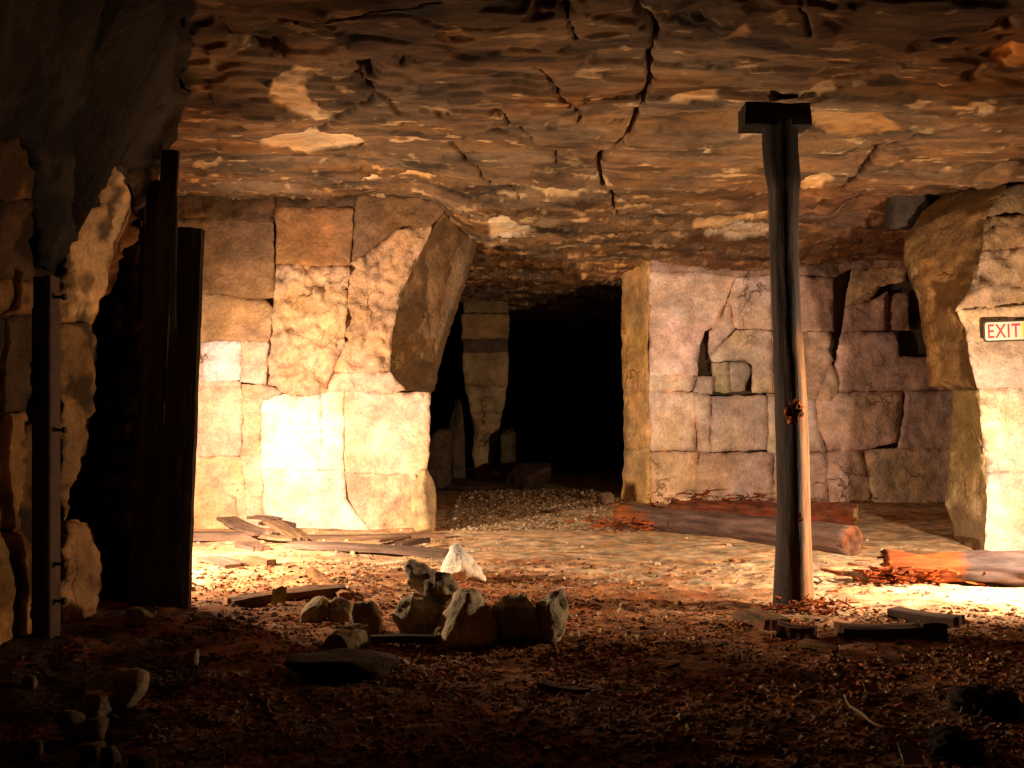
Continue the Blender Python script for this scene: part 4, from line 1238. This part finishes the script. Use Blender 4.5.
fp(150, 539, 278, 541, 0.16, 0.08, 41, 'straight dark plank nearest the leaning planks', (0.136, 0.088, 0.068))
fp(226, 531, 262, 543, 0.20, 0.03, 42, 'tilted board piled across the straight dark plank', dz0=0.12, dz1=0.08)
fp(252, 531, 278, 533, 0.16, 0.03, 43, 'short board on top of the plank pile', dz0=0.13, dz1=0.12)
fp(256, 541, 298, 546, 0.14, 0.03, 44, 'pale edged board sloping down from the plank pile', (0.245, 0.163, 0.102), dz0=0.05, dz1=0.03)
fp(270, 533, 300, 543, 0.16, 0.03, 45, 'orange board sloping off the right of the plank pile', (0.286, 0.184, 0.102), dz0=0.11, dz1=0.0)
fp(280, 541, 445, 538, 0.12, 0.06, 46, 'long thin plank close under the lit pillar', (0.163, 0.102, 0.068))
fp(290, 549, 448, 556, 0.22, 0.05, 47, 'long flat plank in front of the thin plank', (0.177, 0.122, 0.102))
fp(376, 546, 430, 534, 0.06, 0.03, 48, 'narrow slanting lath near the pillar corner', (0.272, 0.170, 0.109), dz0=0.03, dz1=0.03)
fp(398, 551, 428, 546, 0.08, 0.05, 49, 'short dark offcut near the pillar corner', (0.109, 0.068, 0.048), dz0=0.04, dz1=0.04)
fp(243, 545, 262, 552, 0.16, 0.05, 50, 'small broken board in front of the plank pile', (0.190, 0.122, 0.095))
fp(206, 560, 236, 566, 0.20, 0.03, 51, 'flat greyish board on the lit floor', (0.190, 0.129, 0.102), grp=None)
fp(247, 562, 272, 566, 0.10, 0.05, 52, 'small curved bark piece on the lit floor', (0.245, 0.136, 0.075), grp=None)
fp(228, 603, 345, 594, 0.16, 0.05, 53, 'low brown rotten plank left of the small round stone', (0.177, 0.109, 0.061), grp=None, mat=M_ROT)
fp(310, 572, 345, 600, 0.08, 0.05, 54, 'orange splintered lath pointing at the small brown stone', (0.286, 0.150, 0.068), grp=None, mat=M_ROT)
fp(352, 646, 440, 648, 0.05, 0.04, 55, 'thin dark stick lying along the front of the stone heap', (0.068, 0.048, 0.034), grp=None)
fp(836, 640, 922, 640, 0.16, 0.07, 56, 'dark flat plank on the floor right of the prop', (0.116, 0.075, 0.054), grp=None, mat=M_ROT)
fp(920, 641, 946, 642, 0.12, 0.09, 57, 'thick dark block at the end of the flat plank', (0.082, 0.054, 0.041), grp=None)
fp(893, 616, 962, 628, 0.13, 0.06, 58, 'short dark plank between the prop and the rotten log', (0.082, 0.054, 0.041), grp=None)
fp(744, 620, 778, 633, 0.16, 0.07, 59, 'broken wooden chunk just left of the prop foot', (0.204, 0.129, 0.082), grp=None, mat=M_ROT)
fp(778, 638, 816, 642, 0.14, 0.08, 60, 'dark knotty wood block in front of the prop', (0.122, 0.068, 0.044), grp=None, mat=M_ROT)
fp(800, 648, 836, 655, 0.08, 0.03, 61, 'thin orange splinter in front of the dark wood block', (0.245, 0.129, 0.061), grp=None, mat=M_ROT)
fp(540, 690, 590, 700, 0.05, 0.03, 62, 'thin dark lath on the shadowed floor below the heap', (0.082, 0.054, 0.041), grp=None)

# ---- small odds and ends ---------------------------------------------
def tube(name, pts, r, col, mat, label, cat):
    cu = bpy.data.curves.new(name, 'CURVE'); cu.dimensions = '3D'
    s = cu.splines.new('BEZIER'); s.bezier_points.add(len(pts) - 1)
    for b_, p in zip(s.bezier_points, pts):
        b_.co = p; b_.handle_left_type = b_.handle_right_type = 'AUTO'
    cu.bevel_depth = r; cu.bevel_resolution = 2; cu.resolution_u = 6
    o = bpy.data.objects.new(name, cu); COL.objects.link(o)
    dg = bpy.context.evaluated_depsgraph_get()
    me = bpy.data.meshes.new_from_object(o.evaluated_get(dg))
    bpy.data.objects.remove(o)
    V = np.array([v.co[:] for v in me.vertices]); fs = [list(p.vertices) for p in me.polygons]
    return tag(mesh_obj(name, V, fs, col, mat, loc=pts[0]), label, cat)


def gp(px, py_, h=0.012):
    x, y = on_floor(px, py_)
    return (x, y, fz(x, y) + h)


tube('wire', [gp(845, 700), gp(850, 712), gp(862, 722), gp(880, 734), (gp(905, 738))], 0.006, (0.30, 0.22, 0.15), M_IRON, 'thin curled wire on the dark foreground floor', 'wire')
tube('twig', [gp(961, 720, 0.02), gp(966, 711, 0.05), gp(970, 703, 0.08)], 0.006, (0.30, 0.24, 0.18), M_WOOD, 'pale thin twig sticking up at the lower right', 'twig')
tube('twig', [gp(978, 728, 0.02), gp(984, 720, 0.04), gp(989, 714, 0.06)], 0.006, (0.22, 0.17, 0.13), M_WOOD, 'dull thin twig right of the pale twig', 'twig')


def scrap(name, px, py_, sx, sy, sz, seed, col, label, cat, rough=0.3, lean=0.0):
    x, y = on_floor(px, py_)
    n = 7
    U, W = np.meshgrid(np.linspace(-.5, .5, n), np.linspace(-.5, .5, n))
    H = sz * (0.5 + 0.6 * fbm(U * 2.3, W * 2.3, seed, 3)) + lean * (W + 0.5)
    t = np.stack([U * sx, W * sy, H], -1).reshape(-1, 3)
    b_ = t.copy(); b_[:, 2] -= 0.006
    v = np.concatenate([t, b_])
    g_ = grid_faces(n, n)
    fs_ = g_.tolist() + (g_[:, ::-1] + n * n).tolist()
    rim = [k_ for k_ in range(n)] + [k_ * n + n - 1 for k_ in range(1, n)] + [n * n - 1 - k_ for k_ in range(1, n)] + [n * n - n - k_ * n for k_ in range(1, n - 1)]
    for k_ in range(len(rim)):
        a, c = rim[k_], rim[(k_ + 1) % len(rim)]
        fs_.append([a, a + n * n, c + n * n, c])
    z = fz(x, y) + 0.004
    v[:, 2] -= v[:, 2].min()
    o = mesh_obj(name, v + np.array((x, y, z)), fs_, (1, 1, 1), flat_mat(name + '_skin', col, rough), loc=(x, y, z), smooth=False)
    return tag(o, label, cat)


scrap('crumpled_wrapper', 279, 605, 0.09, 0.05, 0.05, 1.2, (0.45, 0.36, 0.06), 'small yellow crumpled wrapper on the lit floor edge', 'wrapper', lean=0.09)
scrap('yellow_chip', 871, 696, 0.06, 0.04, 0.02, 2.2, (0.50, 0.33, 0.08), 'small yellow chip on the dark floor right of centre', 'wood chip', lean=0.03)
scrap('paper_scrap', 911, 771, 0.07, 0.05, 0.02, 3.2, (0.75, 0.68, 0.60), 'small white paper scrap at the lower edge of the picture', 'paper scrap', lean=0.05)
rock_px('dark_clump', 924, 986, 738, 766, 570, (0.05, 0.045, 0.04), 'dark crumpled clump behind the white paper scrap', cat='debris', rough=0.25)
rock_px('dark_clump', 950, 1020, 690, 722, 571, (0.06, 0.045, 0.035), 'dark low clump around the pale twig', cat='debris', rough=0.25)

# ---- exit sign ---------------------------------------------------------
SY = EY - 0.055
s_tl = P(983, 320, SY); s_w = 0.60; s_h = 21.0 / F * SY
sign = empty('exit_sign', (s_tl[0] + s_w / 2, SY, s_tl[2] - s_h / 2))
tag(sign, 'white exit sign with red letters on the bright stone pillar', 'sign')
M_SW = flat_mat('sign_white', (0.78, 0.72, 0.60)); M_SB = flat_mat('sign_border', (0.05, 0.045, 0.03)); M_SR = flat_mat('sign_red', (0.62, 0.05, 0.09)); M_SY = flat_mat('sign_lime', (0.62, 0.66, 0.05))


def rrect(w_, h_, r, y0_, y1_, name, mat, dx=0, dzz=0):
    pts = []
    for cx, cz, a0 in ((w_ / 2 - r, h_ / 2 - r, 0), (-w_ / 2 + r, h_ / 2 - r, 90), (-w_ / 2 + r, -h_ / 2 + r, 180), (w_ / 2 - r, -h_ / 2 + r, 270)):
        for k_ in range(7):
            a = math.radians(a0 + k_ * 15)
            pts.append((cx + r * math.cos(a) + dx, cz + r * math.sin(a) + dzz))
    n = len(pts)
    V = [(a, y0_, b_) for a, b_ in pts] + [(a, y1_, b_) for a, b_ in pts]
    fs = [list(range(n))[::-1] if False else list(range(n)), list(range(n, 2 * n))[::-1]]
    fs += [[k_, k_ + n, (k_ + 1) % n + n, (k_ + 1) % n] for k_ in range(n)]
    o = mesh_obj(name, V, fs, (1, 1, 1), mat, smooth=False)
    o.parent = sign
    return o


rrect(s_w, s_h, 0.03, -0.008, 0.004, 'sign_border', M_SB)
rrect(s_w - 0.026, s_h - 0.026, 0.02, -0.012, 0.0, 'sign_plate', M_SW)
rrect(0.15, s_h - 0.05, 0.01, -0.014, -0.004, 'arrow_field', M_SY, dx=s_w / 2 - 0.20)
fc_ = bpy.data.curves.new('exit_text', 'FONT'); fc_.body = 'EXIT'; fc_.size = 0.165; fc_.extrude = 0.002; fc_.space_character = 1.12
fc_.align_x = 'LEFT'; fc_.align_y = 'CENTER'; fc_.offset = 0.0012
to = bpy.data.objects.new('exit_text', fc_); COL.objects.link(to)
dg = bpy.context.evaluated_depsgraph_get()
tm = bpy.data.meshes.new_from_object(to.evaluated_get(dg))
bpy.data.objects.remove(to)
tv = np.array([v.co[:] for v in tm.vertices]); tf = [list(p.vertices) for p in tm.polygons]
tv[:, 0] -= tv[:, 0].min(); tv[:, 1] -= (tv[:, 1].min() + tv[:, 1].max()) / 2
sx_ = 0.272 / tv[:, 0].max()
tv2 = np.stack([tv[:, 0] * sx_ - s_w / 2 + 0.035, -0.0145 - tv[:, 2], tv[:, 1]], 1)
lt = mesh_obj('lettering', tv2, tf, (1, 1, 1), M_SR, smooth=False)
lt.parent = sign
sign.rotation_euler = (0, -0.035, 0)

# ------------------------------------------------------------------ litter (uncountable)
def litter(name, n, seed, place, size, flatness, colfn, label, cat, mat=M_CHIP):
    rs = np.random.RandomState(seed)
    x, y = place(rs, n)
    n = len(x)
    z = floor_h(x, y)
    s = size(rs, n, x, y)
    bx = np.array([[-1, -1, -1], [1, -1, -1], [1, 1, -1], [-1, 1, -1], [-.7, -.6, 1], [.6, -.7, 1], [.7, .6, 1], [-.6, .7, 1]]) * 0.5
    V = bx[None] + rs.uniform(-.22, .22, (n, 8, 3))
    V = V * s[:, None, :]
    a = rs.uniform(0, 6.28, n); tl = rs.normal(size=n) * flatness
    ct, st = np.cos(tl)[:, None], np.sin(tl)[:, None]
    vx = V[..., 0] * ct - V[..., 2] * st; vz = V[..., 0] * st + V[..., 2] * ct; vy = V[..., 1]
    ca, sa = np.cos(a)[:, None], np.sin(a)[:, None]
    V = np.stack([vx * ca - vy * sa, vx * sa + vy * ca, vz], -1)
    V += np.stack([x, y, z + s[:, 2] * 0.3], 1)[:, None, :]
    f = np.array([[3, 2, 1, 0], [4, 5, 6, 7], [0, 1, 5, 4], [1, 2, 6, 5], [2, 3, 7, 6], [3, 0, 4, 7]])
    fs = (f[None] + (np.arange(n) * 8)[:, None, None]).reshape(-1, 4)
    c = np.repeat(colfn(rs, n, x, y), 8, 0)
    o = mesh_obj(name, V.reshape(-1, 3), fs, c, mat, smooth=False)
    tag(o, label, cat, kind='stuff')
    return o


def place_px(x0_, x1_, y0_, y1_, pw=1.0, sparse=1.0):
    def f(rs, n):
        pyv = y0_ + (y1_ - y0_) * rs.uniform(0, 1, n) ** pw
        pxv = rs.uniform(x0_, x1_, n)
        Yv = CH * F / (pyv - HZ)
        xv = (pxv - 512) / F * Yv
        ok = ~((Yv > 6.2) & (Yv < 6.85) & (xv < -2.1)) & ~((Yv > 10.35) & (xv < -0.75)) & ~((Yv > 13.3) & (xv > 1.5)) & ~((Yv > 8.4) & (xv > 3.7)) & ~((Yv < 6.4) & (xv < -2.28))
        thin = np.clip(sstep(0.3, 1.3, xv) * sstep(5.9, 6.5, Yv) + sstep(7.6, 8.6, Yv) * sstep(-0.8, 0.2, xv), 0, 1)
        ok &= rs.uniform(0, 1, n) > 0.78 * thin * sparse
        ok &= fbm(xv * 1.4, Yv * 1.4, 6.6, 3) > -0.35 + 0.4 * rs.uniform(-1, 1, n)
        return xv[ok], Yv[ok]
    return f


def woodsize(rs, n, x, y):
    k_ = np.clip(rs.lognormal(0, 0.5, n), 0, 2.4) * (0.36 + 0.05 * y)
    return np.stack([0.027 * k_, 0.015 * k_ * rs.uniform(.6, 1.4, n), 0.008 * k_ * rs.uniform(.6, 1.6, n)], 1)


def woodcol(rs, n, x, y):
    b_ = np.array([(0.34, 0.15, 0.065), (0.24, 0.12, 0.06), (0.44, 0.22, 0.10), (0.16, 0.09, 0.055), (0.46, 0.32, 0.18)])[rs.choice(5, n, p=[.3, .25, .2, .15, .1])]
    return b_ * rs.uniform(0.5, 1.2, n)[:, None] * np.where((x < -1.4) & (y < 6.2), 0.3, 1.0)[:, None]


def stonesize(rs, n, x, y):
    k_ = np.clip(rs.lognormal(0, 0.5, n), 0, 2.6) * (0.40 + 0.04 * y)
    return np.stack([0.020 * k_, 0.018 * k_ * rs.uniform(.7, 1.3, n), 0.012 * k_ * rs.uniform(.7, 1.3, n)], 1)


def stonecol(rs, n, x, y):
    b_ = np.array([(0.52, 0.40, 0.26), (0.40, 0.29, 0.18), (0.66, 0.56, 0.42), (0.26, 0.17, 0.10)])[rs.choice(4, n, p=[.35, .3, .15, .2])]
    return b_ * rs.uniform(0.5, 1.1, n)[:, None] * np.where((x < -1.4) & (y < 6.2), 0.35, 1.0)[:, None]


litter('wood_litter', 19000, 1, place_px(150, 1260, 562, 700, 1.1), woodsize, 0.35, woodcol, 'red brown rotten wood chips scattered over the floor', 'wood chips', M_ROT)
litter('wood_crumbs', 15000, 2, place_px(-120, 1260, 640, 800), woodsize, 0.35, woodcol, 'dark wood crumbs on the shadowed foreground floor', 'wood chips', M_ROT)
litter('stone_chips', 11000, 3, place_px(150, 1260, 500, 760, 1.5), stonesize, 0.4, stonecol, 'small pale stone chips scattered over the floor', 'stone chips')
litter('gravel', 5000, 4, place_px(425, 620, 488, 530, 1.0, 0.0), stonesize, 0.4, lambda rs, n, x, y: stonecol(rs, n, x, y) * 0.7, 'brown gravel on the floor of the far passage', 'gravel')
